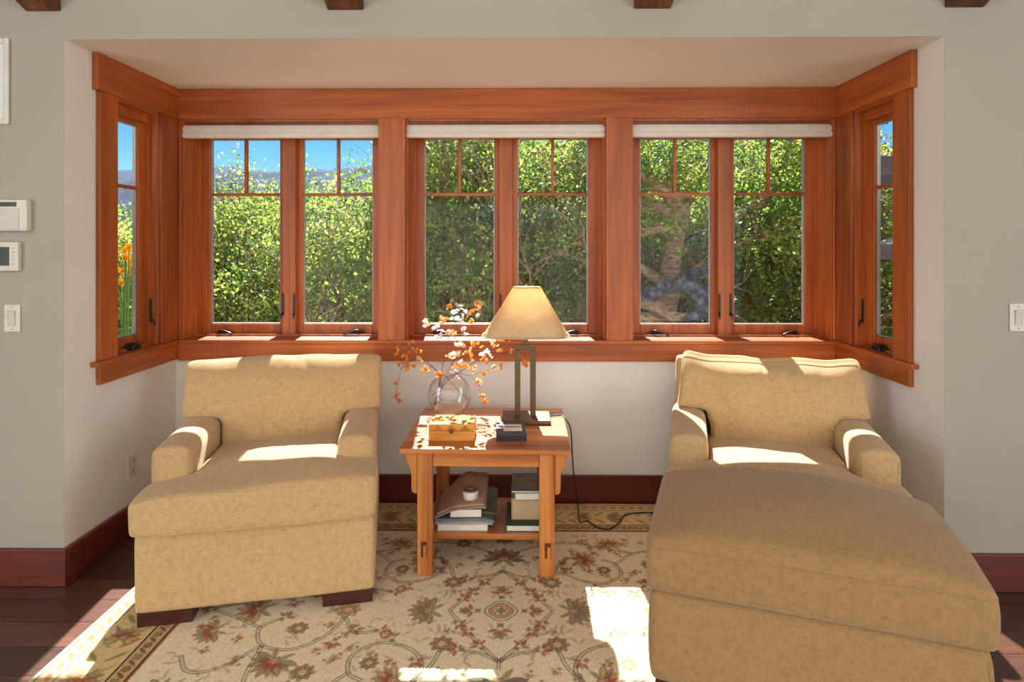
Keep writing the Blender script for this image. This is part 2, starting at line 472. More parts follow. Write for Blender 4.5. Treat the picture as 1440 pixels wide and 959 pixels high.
for i, (a, b) in enumerate(U): window('window_%d' % (i + 1), (a, YB, 0), 0, b - a, .165, 2, 0)
window('window_4', (XL, SL0, 0), R(90), SL1 - SL0, .060, 1, 0)
window('window_5', (XR, SL1, 0), R(-90), SL1 - SL0, .060, 1, 0)
# outside cladding lip round the openings: head flashing gives the sun its upper edge

# roller shades pulled up to the top of each back window
SHADE = thin_mat('cream shade cloth', (242, 236, 222), (250, 246, 236), .35, 20, .8)
SHDK = wood('shade headrail wood', 'x', (92, 44, 20), (120, 62, 30), (146, 84, 44), .45)
names = ('left', 'middle', 'right')
for i, (a, b) in enumerate(U):
    e = empty('window_shade', ((a + b) / 2, YB + .02, 2.12), 0,
              'cream pleated fabric shade raised to the top of the %s back window' % names[i], 'window shade', 'raised shades over the back windows')
    h = (b - a) / 2 - .004
    bm = BM(); box(bm, -h, h, -.012, .035, .075, .104); obj('headrail', bm, SHDK, e, .003)
    bm = BM(); tube(bm, [(-h + .002, -.004, .077), (h - .002, -.004, .077)], .0035, 8); obj('mounting_rod', bm, plain('dull brass', (170, 140, 90), .35, .7), e, smooth=True)
    bm = BM()
    prof = [(-.016, .074), (-.022, .060), (-.024, .045), (-.019, .034), (-.027, .024), (-.029, .010), (-.022, .0), (.012, .0), (.018, .02), (.012, .04), (.018, .06), (.012, .074)]
    prism(bm, prof, -h, h, 'yz'); obj('pleated_cloth', bm, SHADE, e, .003)

# ------------------------------------------------------------------ rug
RXC, RY1, RY0 = -.07, 3.468, .86
RW = 1.6
def make_rug():
    dx = .004
    xs = np.linspace(-RW, RW, int(2 * RW / dx) + 1)
    ys = np.concatenate([np.arange(RY0, 1.86, .014), np.linspace(1.86, RY1, int((RY1 - 1.86) / .004) + 1)])
    X, Y = np.meshgrid(xs, ys)
    Yc = Y - 2.45
    img = np.zeros(X.shape + (3,))
    rng = np.random.RandomState(5)
    field = np.array(lin((236, 220, 186))[:3]); img[:] = field
    def C(r, g, b): return np.array(lin((r, g, b))[:3])
    red, rust, olive, gold, dk, mauve, sage, cream, pink, blue = C(168, 70, 50), C(184, 98, 62), C(142, 128, 72), C(196, 158, 88), C(62, 50, 44), C(146, 116, 98), C(150, 150, 116), C(228, 216, 188), C(196, 142, 116), C(118, 124, 118)
    def win(cx, cy, r):
        i0, i1 = np.searchsorted(ys, cy - r), np.searchsorted(ys, cy + r)
        j0, j1 = np.searchsorted(xs, cx - r), np.searchsorted(xs, cx + r)
        return slice(max(i0, 0), max(i1, 0)), slice(max(j0, 0), max(j1, 0))
    def put(sl, m, col, a=.85):
        v = img[sl]; mm = (np.clip(m, 0, 1) * a)[..., None]; v[:] = v * (1 - mm) + col * mm
    S = .0032
    def sm(d): return np.clip(.5 - d / S, 0, 1)
    def disc(cx, cy, r, col, a=.85):
        sl = win(cx, cy, r + .01); d = np.hypot(X[sl] - cx, Y[sl] - cy) - r; put(sl, sm(d), col, a)
    def petals(cx, cy, r, n, col, outl=None, ph=0, inner=.55, a=.85):
        sl = win(cx, cy, r * 1.2 + .01); dx_, dy_ = X[sl] - cx, Y[sl] - cy
        th = np.arctan2(dy_, dx_) + ph; rr = r * (inner + (1 - inner) * np.abs(np.cos(th * n / 2)))
        d = np.hypot(dx_, dy_) - rr
        put(sl, sm(d), col, a)
        if outl is not None: put(sl, sm(np.abs(d) - .0026), outl, .8)
    def leaf(cx, cy, L, w, ang, col, outl=None, a=.8):
        sl = win(cx, cy, L + .01); dx_, dy_ = X[sl] - cx, Y[sl] - cy
        u = dx_ * math.cos(ang) + dy_ * math.sin(ang); v = -dx_ * math.sin(ang) + dy_ * math.cos(ang)
        d = (np.abs(v) - w * np.clip(1 - (u / L) ** 2, 0, 1)); d = np.where(np.abs(u) > L, .02, d)
        put(sl, sm(d), col, a)
        if outl is not None: put(sl, sm(np.abs(d) - .002) * (np.abs(u) < L), outl, .7)
    def stroke(pts, w, col, a=.8):
        P = [(p[0], p[1]) for p in spline([(p[0], p[1], 0) for p in pts], 8)] if len(pts) > 2 else pts
        for (ax, ay), (bx, by) in zip(P[:-1], P[1:]):
            L = math.hypot(bx - ax, by - ay)
            if L < 1e-6: continue
            sl = win((ax + bx) / 2, (ay + by) / 2, L / 2 + w + .006)
            ux, uy = (bx - ax) / L, (by - ay) / L
            t = np.clip((X[sl] - ax) * ux + (Y[sl] - ay) * uy, 0, L)
            d = np.hypot(X[sl] - ax - t * ux, Y[sl] - ay - t * uy) - w
            put(sl, sm(d), col, a)
    def vine(pts, g=.0055, col=None):
        col = dk if col is None else col
        P = spline([(p[0], p[1], 0) for p in pts], 8) if len(pts) > 2 else [Vector((p[0], p[1], 0)) for p in pts]
        for s in (-1, 1):
            Q = []
            for i, p in enumerate(P):
                d = P[min(i + 1, len(P) - 1)] - P[max(i - 1, 0)]; d.normalize()
                Q.append((p.x - d.y * g * s, p.y + d.x * g * s))
            for a_, b_ in zip(Q[:-1], Q[1:]): stroke([a_, b_], .0019, col * .75, .9)
    def palmette(cx, cy, r, ang, c1=None, c2=None):
        c1 = olive if c1 is None else c1; c2 = red if c2 is None else c2
        for k in range(9):
            t = ang + (k - 4) * .42
            leaf(cx + math.cos(t) * r * .62, cy + math.sin(t) * r * .62, r * .46, r * .16, t, c1 if k % 2 == 0 else mauve, dk if k % 2 == 0 else None)
        for k in range(5):
            t = ang + (k - 2) * .55
            leaf(cx + math.cos(t) * r * .34, cy + math.sin(t) * r * .34, r * .34, r * .13, t, c2, None)
        disc(cx, cy, r * .24, cream); petals(cx, cy, r * .24, 6, pink, dk)
        for s in (-1, 1): leaf(cx - math.cos(ang) * r * .35 + s * math.sin(ang) * r * .3, cy - math.sin(ang) * r * .35 - s * math.cos(ang) * r * .3, r * .4, r * .12, ang + PI + s * .6, olive)
    def small(cx, cy, r, ang, col=None):
        col = red if col is None else col
        for k in range(5):
            t = ang + (k - 2) * .6
            leaf(cx + math.cos(t) * r * .5, cy + math.sin(t) * r * .5, r * .5, r * .17, t, col if k % 2 == 0 else pink, dk if k == 2 else None)
        disc(cx, cy, r * .2, cream)
        leaf(cx - math.cos(ang) * r * .4, cy - math.sin(ang) * r * .4, r * .4, r * .15, ang + .8, olive)
        leaf(cx - math.cos(ang) * r * .4, cy - math.sin(ang) * r * .4, r * .4, r * .15, ang - .8, olive)
    def rosette(cx, cy, r, c1=None, c2=None):
        petals(cx, cy, r, 8, gold if c1 is None else c1, mauve, inner=.7)
        petals(cx, cy, r * .66, 6, pink if c2 is None else c2, dk, .3); disc(cx, cy, r * .25, cream); disc(cx, cy, r * .1, red)
    def M4(fn):
        for sx in (1, -1):
            for sy in (1, -1):
                fn(lambda x, y: (x * sx, 2.45 + y * sy), lambda a: math.atan2(math.sin(a) * sy, math.cos(a) * sx))
    IX, IY = RW - .36, RY1 - .34
    # scattered small motifs between the main ones
    for k in range(170):
        x, y = rng.uniform(.03, IX - .04), rng.uniform(.05, .66); t = rng.uniform(0, 2 * PI); c = [gold, sage, pink, olive, mauve][rng.randint(5)]
        M4(lambda p, an: leaf(*p(x, y), .022, .006, an(t), c, None, .5))
    for k in range(46):
        x, y = rng.uniform(.1, IX - .05), rng.uniform(.06, .62); t = rng.uniform(0, 2 * PI); c = [rust, gold, pink][rng.randint(3)]
        M4(lambda p, an: (small(*p(x, y), .028, an(t), c)))
    # vines
    V = [[(0, .30), (.10, .17), (.21, 0)], [(0, .30), (.06, .26), (.15, .235)],
         [(.30, .42), (.27, .33), (.32, .24), (.44, .20), (.53, .27), (.52, .36), (.46, .40)],
         [(.46, .13), (.56, .14), (.62, .05), (.70, -.02)], [(.62, .05), (.66, .16), (.76, .24), (.88, .22), (.93, .12), (.86, .05)],
         [(.21, .21), (.24, .32), (.30, .42)], [(.88, .22), (.98, .34), (1.08, .36), (1.15, .28)], [(.52, .36), (.62, .46), (.76, .48), (.86, .42), (.88, .22)],
         [(.05, .46), (.16, .52), (.30, .56), (.46, .52), (.62, .46)], [(.93, .12), (1.04, .06), (1.18, .0)]]
    for v in V: M4(lambda p, an: vine([p(*q) for q in v]))
    # motifs
    for sx in (1, -1):
        palmette(sx * .29, 2.45, .085, 0 if sx > 0 else PI, olive, mauve)
        small(sx * .115, 2.45, .05, 0 if sx > 0 else PI); petals(sx * .15, 2.45, .024, 5, olive)
        palmette(sx * .98, 2.45, .09, 0 if sx > 0 else PI, gold, red)
        rosette(sx * .62, 2.45, .05)
    for sy in (1, -1):
        palmette(0, 2.45 + sy * .40, .10, sy * PI / 2, dk * 1.5, red)
        small(0, 2.45 + sy * .115, .055, sy * PI / 2); petals(0, 2.45 + sy * .155, .026, 5, olive)
        vine([(0, 2.45 + sy * .28), (0, 2.45 + sy * .34)])
        rosette(0, 2.45 + sy * .60, .055, olive, red)
    for x, y, r, a in ((.355, .395, .078, .3), (.80, .30, .085, 1.2), (.52, .53, .07, 2.0), (1.10, .14, .07, .4), (1.12, .45, .075, 1.0)):
        M4(lambda p, an: palmette(*p(x, y), r, an(a), gold if x < .6 else olive, red))
    for x, y, r in ((.215, .205, .045), (.46, .31, .034), (.68, .36, .042), (.93, .5, .04), (.20, .55, .04), (.78, .12, .038)):
        M4(lambda p, an: rosette(*p(x, y), r, olive, pink))
    for x, y, a in ((.12, .13, .9), (.165, .085, 2.6), (.075, .215, -.9), (.155, .235, .1), (.46, .13, 3.1), (.41, .17, -1.2), (.56, .12, 2), (.86, .05, -2), (1.18, .0, 0), (.62, .2, 1.4), (.30, .30, 2.4)):
        M4(lambda p, an: small(*p(x, y), .042, an(a)))
    petals(0, 2.45, .066, 4, cream, dk, inner=.86); petals(0, 2.45, .050, 4, gold, red, inner=.86); petals(0, 2.45, .034, 6, cream, mauve); petals(0, 2.45, .018, 4, sage, dk); disc(0, 2.45, .005, red)
    # borders: distance from the rug's edge
    ymid = (RY0 + RY1) / 2
    e = np.minimum(RW - np.abs(X), (RY1 - RY0) / 2 - np.abs(Y - ymid))
    def band(a, b, col, al=1.0):
        m = ((e >= a) & (e < b)).astype(float)[..., None] * al; img[:] = img * (1 - m) + col * m
    band(0, .345, cream); band(0, .02, C(222, 208, 180)); band(.02, .028, mauve)
    band(.028, .085, C(220, 192, 142)); band(.085, .092, dk); band(.092, .262, C(222, 198, 144)); band(.262, .269, dk)
    band(.269, .325, C(206, 172, 124)); band(.325, .333, dk); band(.333, .342, rust)
    def along(fn, off, step):
        n = int((2 * RW - 2 * off) / step)
        for k in range(n + 1):
            x = -RW + off + (2 * RW - 2 * off) * k / n
            fn(x, RY1 - off, 0 if k % 2 else PI, k)
        n = int((RY1 - RY0 - 2 * off) / step)
        for k in range(1, n):
            y = RY1 - off - (RY1 - RY0 - 2 * off) * k / n
            if y < 1.8: continue
            for s in (-1, 1): fn(s * (RW - off), y, PI / 2 if k % 2 else -PI / 2, k)
    along(lambda x, y, a, k: leaf(x, y, .026, .009, a + .5, [rust, olive][k % 2], mauve), .056, .052)
    along(lambda x, y, a, k: (petals(x, y, .016, 5, red if k % 2 else gold, dk)), .297, .062)
    along(lambda x, y, a, k: leaf(x, y, .026, .007, a + .9, [olive, dk][k % 2]), .297, .031)
    along(lambda x, y, a, k: palmette(x, y, .062, a, gold if k % 2 else olive, red if k % 2 else rust), .177, .20)
    along(lambda x, y, a, k: leaf(x, y, .045, .009, a + .8, [sage, olive, mauve][k % 3], None, .8), .135, .072)
    along(lambda x, y, a, k: leaf(x, y, .045, .009, a - .8, [olive, gold, rust][k % 3], None, .8), .222, .072)
    # wear: pile streaks
    st_ = rng.rand(*X.shape); st_[:, 1:] += st_[:, :-1]
    low = np.array([[noise.noise(Vector((x * 2.1, y * 2.1, 3))) for x in xs[::20]] for y in ys[::20]])
    low = np.repeat(np.repeat(low, 20, 0), 20, 1)[:X.shape[0], :X.shape[1]]
    k_ = (1 + .10 * (st_ / 2 - .5) + .03 * np.cos(X * 900))[..., None]
    img *= k_; fade = (.05 + .08 * low)[..., None]; img[:] = img * (1 - fade) + field * fade
    # mesh
    ny, nx = X.shape; Z = np.full(X.shape, .013) + (rng.rand(*X.shape) - .5) * .0012
    edge = (e < .004); Z[edge] = .0065
    ragged = (rng.rand(ny, nx) - .5) * .004
    Yv = Y + ragged * (e < .003)
    co = np.stack([X, Yv, Z], -1).reshape(-1, 3)
    idx = np.arange(nx * ny).reshape(ny, nx)
    quads = np.stack([idx[:-1, :-1], idx[:-1, 1:], idx[1:, 1:], idx[1:, :-1]], -1).reshape(-1, 4)
    # skirt and underside
    border = np.concatenate([idx[0, :], idx[1:, -1], idx[-1, -2::-1], idx[-2:0:-1, 0]])
    low_co = co[border].copy(); low_co[:, 2] = .0005
    nb = len(border); base = nx * ny
    sk = np.stack([border, base + np.arange(nb), base + (np.arange(nb) + 1) % nb, np.roll(border, -1)], -1)
    co = np.vstack([co, low_co]); quads = np.vstack([quads, sk])
    me = bpy.data.meshes.new('area_rug'); me.vertices.add(len(co)); me.vertices.foreach_set('co', co.ravel())
    me.loops.add(quads.size); me.loops.foreach_set('vertex_index', quads.ravel().astype(np.int32))
    me.polygons.add(len(quads)); me.polygons.foreach_set('loop_start', np.arange(0, quads.size, 4, dtype=np.int32))
    me.update(calc_edges=True); me.validate()
    ca = me.color_attributes.new('pattern', 'FLOAT_COLOR', 'POINT')
    cols = np.ones((len(co), 4)); cols[:nx * ny, :3] = img.reshape(-1, 3); cols[nx * ny:, :3] = field * .8
    ca.data.foreach_set('color', cols.ravel().astype(np.float32))
    M = Mat('hand knotted wool').set(Roughness=.95); M.b.inputs['Specular IOR Level'].default_value = .1
    at = M.n.new('ShaderNodeAttribute'); at.attribute_name = 'pattern'
    M.base(M.mix(1.0, at.outputs['Color'], M.ramp(M.noise((1, 1, 1), 3, .6, 130), [(.3, (.82, .82, .82, 1)), (.7, (1.12, 1.12, 1.12, 1))]), 'MULTIPLY'))
    M.bump(M.noise((1, 1, 1), 2, .6, 500), .4, .002)
    o = newobj('area_rug', me, M.m); o.location = (RXC, 0, 0)
    tag(o, 'large cream rug with red, olive and brown floral vines on the dark floor', 'rug')
make_rug()
RZ = .0135      # top of the pile

# ------------------------------------------------------------------ armchairs and ottoman
def Rx(deg, piv): return Matrix.Translation(piv) @ Matrix.Rotation(R(deg), 4, 'X') @ Matrix.Translation(-Vector(piv))
def armchair(loc, rz, label, seed, loose=False, mat=LINEN, W=.45):
    e = empty('armchair', loc, rz, label, 'armchair')
    rnd = random.Random(seed)
    # legs: low blocks
    for sx in (-1, 1):
        for ya, yb in ((.025, .12), (.80, .89)):
            xa, xb = sorted((sx * (W - .005), sx * (W - .205)))
            obj('leg', boxes((xa, xb, ya, yb, .0, .058)), FOOT, e, .004)
    base = soft('base', [(-W - .004, W + .004, .012, .905, .052, .365)], mat, e, .015, 5,
                lambda co: co + np.stack([0 * co[:, 0], nz(co, 3, 3, 3, seed, .006), 0 * co[:, 0]], 1))
    def seatshape(co):
        x, y, z = co.T.copy(); f = np.clip((z - .36) / .13, 0, 1)
        if loose: dz = .055 * np.clip(1 - (x / .52) ** 2, 0, 1) * np.clip(1 - ((y - .26) / .48) ** 2, 0, 1)
        else: dz = .062 * np.clip(1 - ((x - .05) / .60) ** 2, 0, 1) * np.clip(1 - ((y - .30) / .52) ** 2, 0, 1) + .018 * (x / W)
        z2 = z + dz * f + nz(co, 4, 4, 2, seed + 3, .012) * f
        y2 = y - .018 * np.clip(1 - (x / W) ** 2, 0, 1) * (y < .1) + nz(co, 5, 1, 8, seed, .008) * (y < .1)
        return np.stack([x * (1 + .01 * f), y2, z2], 1)
    seat = soft('seat_cushion', [(-W - .012, W + .012, -.03, .185, .362, .505), (-.285, .285, .10, .70, .362, .505)], mat, e, .012, 12, seatshape)
    seam(seat, [(-W + .01, -.05, .375), (W - .01, -.05, .375)], mat, .003)
    seam(seat, [(-W + .01, -.05, .53), (W - .01, -.05, .53)], mat, .0022)
    for sx in (-1, 1):
        xa, xb = sorted((sx * (W + .005), sx * .287))
        def ashape(co, sx=sx):
            x, y, z = co.T.copy(); f = np.clip((z - .45) / .17, 0, 1)
            xc = sx * (W + .287) / 2
            z2 = z + .020 * np.clip(1 - ((x - xc) / .09) ** 2, 0, 1) * f + .012 * (y - .2) * f + nz(co, 5, 5, 5, seed + 9, .005)
            y2 = y - .012 * np.clip(1 - ((x - xc) / .09) ** 2, 0, 1) * np.clip(1 - ((z - .54) / .12) ** 2, 0, 1) * (y < .3)
            return np.stack([x, y2, z2], 1)
        a = soft('arm', [(xa, xb, .175, .885, .30, .632)], mat, e, .011, 17, ashape)
        seam(a, [(xa + .018, .16, .50), (xa + .012, .16, .615), (xb - .012, .16, .615), (xb - .018, .16, .50)], mat, .0022)
    bf = soft('back_frame', [(-W + .01, W - .01, .76, .90, .30, .87)], mat, e, .014, 9, None, Rx(-4, (0, .9, .3)))
    # back cushion: T shape, leaning
    def bshape(co):
        x, y, z = co.T.copy()
        fr = np.clip((.66 - y) / .1, 0, 1)
        prof = np.clip(1 - (x / .50) ** 2, 0, 1) * np.clip(1 - ((z - .68) / .30) ** 2, 0, 1)
        y2 = y - .045 * prof * fr
        up = np.clip((z - .84) / .06, 0, 1)
        if loose:
            z2 = z + up * (.022 * np.abs(x / W) ** 3 - .012 + nz(co, 7, 2, 1, seed, .016))
            x2 = x * (1 + .035 * np.clip((.72 - z) / .1, 0, 1) * (z > .60)) + .0
            y2 = y2 + nz(co, 6, 2, 4, seed + 4, .022) * fr
            x2 = x2 * (1 - .055 * np.clip((z - .66) / .27, 0, 1)) * (1 - .03 * np.clip((.62 - z) / .15, 0, 1))
        else:
            z2 = z + up * (-.012 * (x / W) ** 2 + .010 + nz(co, 6, 2, 1, seed, .010)); x2 = x
            y2 = y2 + nz(co, 5, 2, 3, seed + 4, .014) * fr
        y2 = y2 + fr * .065 * np.clip((z - .80) / .12, 0, 1) ** 2
        wr = np.zeros(len(co))
        for (wx, wz, L, am, sl) in ((.0, .80, .14, .007, .25), (-.12, .74, .16, .005, -.5), (.14, .70, .14, .006, .6), (.02, .60, .1, .005, .2), (-.25, .72, .12, .006, -.9), (.27, .76, .1, .006, 1.1), (-.03, .87, .05, .010, .1), (.10, .88, .05, .008, -.3)):
            u = (x - wx) - sl * (z - wz); wr += am * np.exp(-(u / .016) ** 2) * np.exp(-((z - wz) / L) ** 2)
        return np.stack([x2, y2 + wr * fr, z2], 1)
    wb = W + .018 if not loose else W - .012
    bc = soft('back_cushion', [(-wb, wb, .56, .78, .655 if loose else .645, .935 if loose else .918), (-.283, .283, .56, .78, .46, .70)], mat, e, .012, 12 if loose else 13, bshape,
              (Matrix.Translation((.014, 0, 0)) if loose else Matrix()) @ Rx(-11 if loose else -9, (0, .60, .47)))
    if loose:
        X = Rx(-11, (0, .60, .47))
        for yy in (.555, .785):
            seam(bc, [X @ Vector(p) for p in ((-.27, yy, .49), (-.275, yy, .64), (-wb, yy, .655), (-wb, yy, .94), (wb, yy, .94), (wb, yy, .655), (.275, yy, .64), (.27, yy, .49))], mat, .0032)
    return e
armchair((-1.036, 2.388, RZ), R(11.8), 'tan linen armchair with dark block feet in the left corner of the alcove', 3)
armchair((1.06, 2.395, RZ), R(-15.5), 'tan linen armchair with a loose puffy back cushion, behind the ottoman', 11, True)

e = empty('ottoman', (.875, 1.835, RZ), R(-18.8), 'large tan woven ottoman pushed up against the front of the right armchair', 'ottoman')
OW, OD = .475, .56
for sx in (-1, 1):
    for ya, yb in ((.03, .13), (OD - .12, OD - .02)):
        xa, xb = sorted((sx * (OW - .02), sx * (OW - .2)))
        obj('leg', boxes((xa, xb, ya, yb, 0, .05)), FOOT, e, .004)
def oshape(co):
    x, y, z = co.T.copy(); m = np.clip(1 - ((z - .19) / .17) ** 2, 0, 1)
    return np.stack([x * (1 + .02 * m), y + (y - OD / 2) * .03 * m, z + nz(co, 3, 3, 3, 2, .004)], 1)
ob = soft('base', [(-OW + .005, OW - .005, .005, OD - .005, .045, .355)], LINEN2, e, .014, 10, oshape)
def cshape(co):
    x, y, z = co.T.copy(); f = np.clip((z - .37) / .13, 0, 1)
    dz = .110 * np.clip(1 - np.abs(x / .56) ** 2.4, 0, 1) * np.clip(1 - np.abs((y - OD * .62) / .42) ** 2.2, 0, 1)
    s = .02 * np.clip(1 - ((z - .43) / .09) ** 2, 0, 1)
    return np.stack([x * (1 + s), y + (y - OD / 2) * s * 1.6 , z + dz * f + nz(co, 4, 4, 2, 8, .008) * f], 1)
oc = soft('cushion', [(-OW, OW, -.005, OD + .01, .35, .515)], LINEN2, e, .0125, 12, cshape)
for zz in (.505, .365):
    seam(oc, [(-OW + .03, -.04, zz), (OW - .03, -.04, zz), (OW + .04, .03, zz), (OW + .04, OD - .03, zz), (OW - .03, OD + .05, zz), (-OW + .03, OD + .05, zz), (-OW - .04, OD - .03, zz), (-OW - .04, .03, zz)], LINEN2, .0028, closed=True)
seam(ob, [(OW - .0, -.03, .33), (OW - .0, -.03, .08)], LINEN2, .0028)

# ------------------------------------------------------------------ side table
TZ = .60
OAKD = plain('dark oak and slot shade', (92, 42, 18), .5)
tbl = empty('side_table', (-.142, 2.987, RZ), R(-.8), 'square honey oak side table with corbels and a low shelf between the armchairs', 'table')
h = TZ - RZ
hw, hd = .378, .340
def tp(name, bm, ax, bev=.003, parent=tbl): return obj(name, bm, HONEY[ax], parent, bev)
tp('tabletop', boxes((-hw, hw, -hd, hd, h - .024, h)), 'x', .004)
LX = .3085; LW = .070
for sx in (-1, 1):
    for sy in (-1, 1):
        xa, xb = sorted((sx * LX, sx * (LX - LW)))
        y0, y1 = (-hd + .050, -hd + .083) if sy < 0 else (hd - .055, hd - .022)
        bm = BM()
        prism(bm, [(xa, 0), (xb, 0), (xb, h - .024), (xa, h - .024)] if True else [], y0, y1)
        leg = tp('leg', bm, 'z', .005)
        # corbel on the outer side of the leg
        o = [(0, h - .024), (.052, h - .024), (.053, h - .055), (.046, h - .085), (.034, h - .105), (.027, h - .13), (.026, h - .20), (.022, h - .214), (.008, h - .220), (0, h - .220)]
        bm = BM(); prism(bm, [(sx * (LX + a), z) for a, z in (o if sx > 0 else o[::-1])], y0 + .004, y1 - .004)
        tp('corbel', bm, 'z', .003, leg)
        if sy < 0:   # keyed tenon showing on the leg
            cxm = sx * (LX - LW * .45)
            obj('tenon_slot_shade', boxes((cxm - .013, cxm + .013, y0 - .0012, y0 + .004, .085, .152)), OAKD, leg)  # dark plate painted as the shade inside the mortise slot
            tp('tenon', boxes((cxm - .003, cxm + .012, y0 - .007, y0 + .004, .086, .138)), 'z', .002, leg)
            obj('wedge', boxes((cxm - .013, cxm + .013, y0 - .009, y0 + .004, .141, .153)), OAKD, leg, .002)
for y0, y1 in ((-hd + .058, -hd + .078), (hd - .050, hd - .030)):
    tp('apron', boxes((-LX + LW, LX - LW, y0, y1, h - .098, h - .024)), 'x')
for sx in (-1, 1):
    xa, xb = sorted((sx * (LX - .012), sx * (LX - .032)))
    tp('side_apron', boxes((xa, xb, -hd + .083, hd - .055, h - .098, h - .024)), 'y')
    tp('side_stretcher', boxes((xa, xb, -hd + .083, hd - .055, .098, .142)), 'y')
SHZ = .157
tp('shelf', boxes((-LX + .032, LX - .032, -.190, .215, SHZ - RZ - .026, SHZ - RZ)), 'x', .003)

# wooden keepsake box
BX = Mat('golden inlay wood').set(Roughness=.3)
BX.base(BX.ramp(BX.noise((3, 20, 20), 3, .5, 1), [(.35, lin((186, 112, 34))), (.65, lin((224, 158, 66)))]))
BXD = plain('inlay wood dark', (176, 104, 38), .35)
e = empty('wooden_box', (-.306, 2.83, TZ), 0, 'small golden wooden box with inlaid front on the table below the vase', 'box')
obj('body', boxes((-.103, .103, -.077, .077, 0, .046)), BX.m, e, .002)
obj('lid', boxes((-.103, .103, -.077, .077, .047, .078)), BX.m, e, .002)
for k in range(3):
    bm = BM(); cx = -.062 + k * .062
    prism(bm, [(cx - .026, .048), (cx + .026, .048), (cx, .074)], -.0778, -.0765); obj('inlay', bm, BXD, e)
bm = BM(); box(bm, -.010, .010, -.0785, -.077, .038, .056); tube(bm, [(0, -.0785, .040), (0, -.083, .038)], .003, 8)
obj('clasp', bm, plain('dark brass', (110, 78, 34), .4, .6), e)

# small dark box of cards
e = empty('booklet', (-.036, 2.856, TZ), R(3), 'dark navy booklet with a pale picture on its cover, beside the lamp base', 'booklet')
NAVY = plain('navy card', (44, 48, 66), .4); PICT = plain('pale picture', (206, 200, 196), .5, var=.25)
obj('cover', boxes((-.070, .070, -.10, .10, .022, .030)), NAVY, e, .002)
obj('page_block', boxes((-.066, .068, -.096, .098, .003, .022)), plain('dark page edges', (40, 36, 40), .6), e)
obj('back_cover', boxes((-.070, .070, -.10, .10, 0, .003)), NAVY, e)
obj('picture', boxes((-.035, .052, -.045, .055, .030, .0305)), PICT, e)
obj('picture_band', boxes((-.030, .040, .01, .03, .0305, .0308)), plain('brown picture tone', (150, 96, 70), .5), e)

# ------------------------------------------------------------------ lamp
BRZ = plain('aged bronze', (104, 84, 58), .42, .55, var=.12)
LY = 3.10
lamp = empty('table_lamp', (.040, LY, TZ), 0, 'bronze table lamp with twin square posts and a tapered tan shade', 'lamp')
obj('base_plate', boxes((-.122, .122, -.097, .093, 0, .022)), BRZ, lamp, .003)
FRX = -.005
bm = BM()
box(bm, FRX - .054, FRX - .025, -.015, .015, .022, .392); box(bm, FRX + .025, FRX + .054, -.015, .015, .022, .392)
obj('post', (lambda b: (box(b, FRX - .054, FRX - .025, -.015, .015, .022, .356), b)[1])(BM()), BRZ, lamp, .002); 
bm.free()
obj('post', boxes((FRX + .025, FRX + .054, -.015, .015, .022, .356)), BRZ, lamp, .002)
obj('crossbar', boxes((FRX - .054, FRX + .054, -.015, .015, .356, .382)), BRZ, lamp, .002)
obj('neck', boxes((FRX - .015, FRX + .015, -.012, .012, .382, .46)), BRZ, lamp, .002)
def shade_ring(hx, hy, z, n=72, p=3.4):
    out = []
    for k in range(n):
        t = 2 * PI * k / n; c, s = math.cos(t), math.sin(t)
        out.append(Vector((hx * math.copysign(abs(c) ** (2 / p), c), hy * math.copysign(abs(s) ** (2 / p), s), z)))
    return out
bm = BM(); rings = []
SB, STP = .430, .681
lev = [(t, .220 + (.070 - .220) * t, .135 + (.048 - .135) * t, SB + (STP - SB) * t) for t in [i / 14 for i in range(15)]]
SXO = -.002
for inner in (0, 1):
    for t, hx, hy, z in (lev if not inner else lev[::-1]):
        rings.append([bm.verts.new(v + Vector((SXO + .006 * t, 0, 0))) for v in shade_ring(hx - .0025 * inner, hy - .0025 * inner, z)])
for i in range(len(rings)):
    a, b = rings[i], rings[(i + 1) % len(rings)]
    for k in range(len(a)): bm.faces.new((a[k], a[(k + 1) % len(a)], b[(k + 1) % len(a)], b[k])).smooth = True
PAPER = thin_mat('tan parchment shade', (218, 192, 148), (236, 214, 174), .42, 9, .7)
shade = obj('lamp_shade', bm, PAPER, lamp, smooth=True)
for hx, hy, z, ox in ((.2215, .1365, SB + .004, 0), (.071, .049, STP - .003, .006)):
    bm = BM(); P = [v + Vector((SXO + ox, 0, 0)) for v in shade_ring(hx, hy, z, 48)]; tube(bm, P + [P[0]], .0035, 6, False)
    obj('shade_trim', bm, PAPER, shade, smooth=True)
bm = BM(); lathe(bm, [(.003, .44), (.012, .47), (.012, .50), (.004, .51), (.003, .674), (.007, .684), (.009, .690), (.004, .698), (.001, .70)], 12)
obj('finial', bm, BRZ, lamp, smooth=True)
bm = BM(); tube(bm, [(-.06, 0, .679), (.066, 0, .679)], .002, 6); obj('shade_spider', bm, BRZ, lamp)
bm = BM(); lathe(bm, [(.012, .50), (.014, .52), (.028, .55), (.030, .575), (.022, .60), (.004, .612)], 16); obj('bulb', bm, plain('white bulb glass', (236, 232, 224), .3), lamp, smooth=True)
bl = bpy.data.lights.new('lamp_light', 'POINT'); bl.energy = 5; bl.color = (1, .88, .70); bl.shadow_soft_size = .03
blo = bpy.data.objects.new('lamp_light', bl); COL.objects.link(blo); blo.parent = lamp; blo.location = (0, 0, .64)
CORD = plain('black cord rubber', (28, 24, 22), .45)
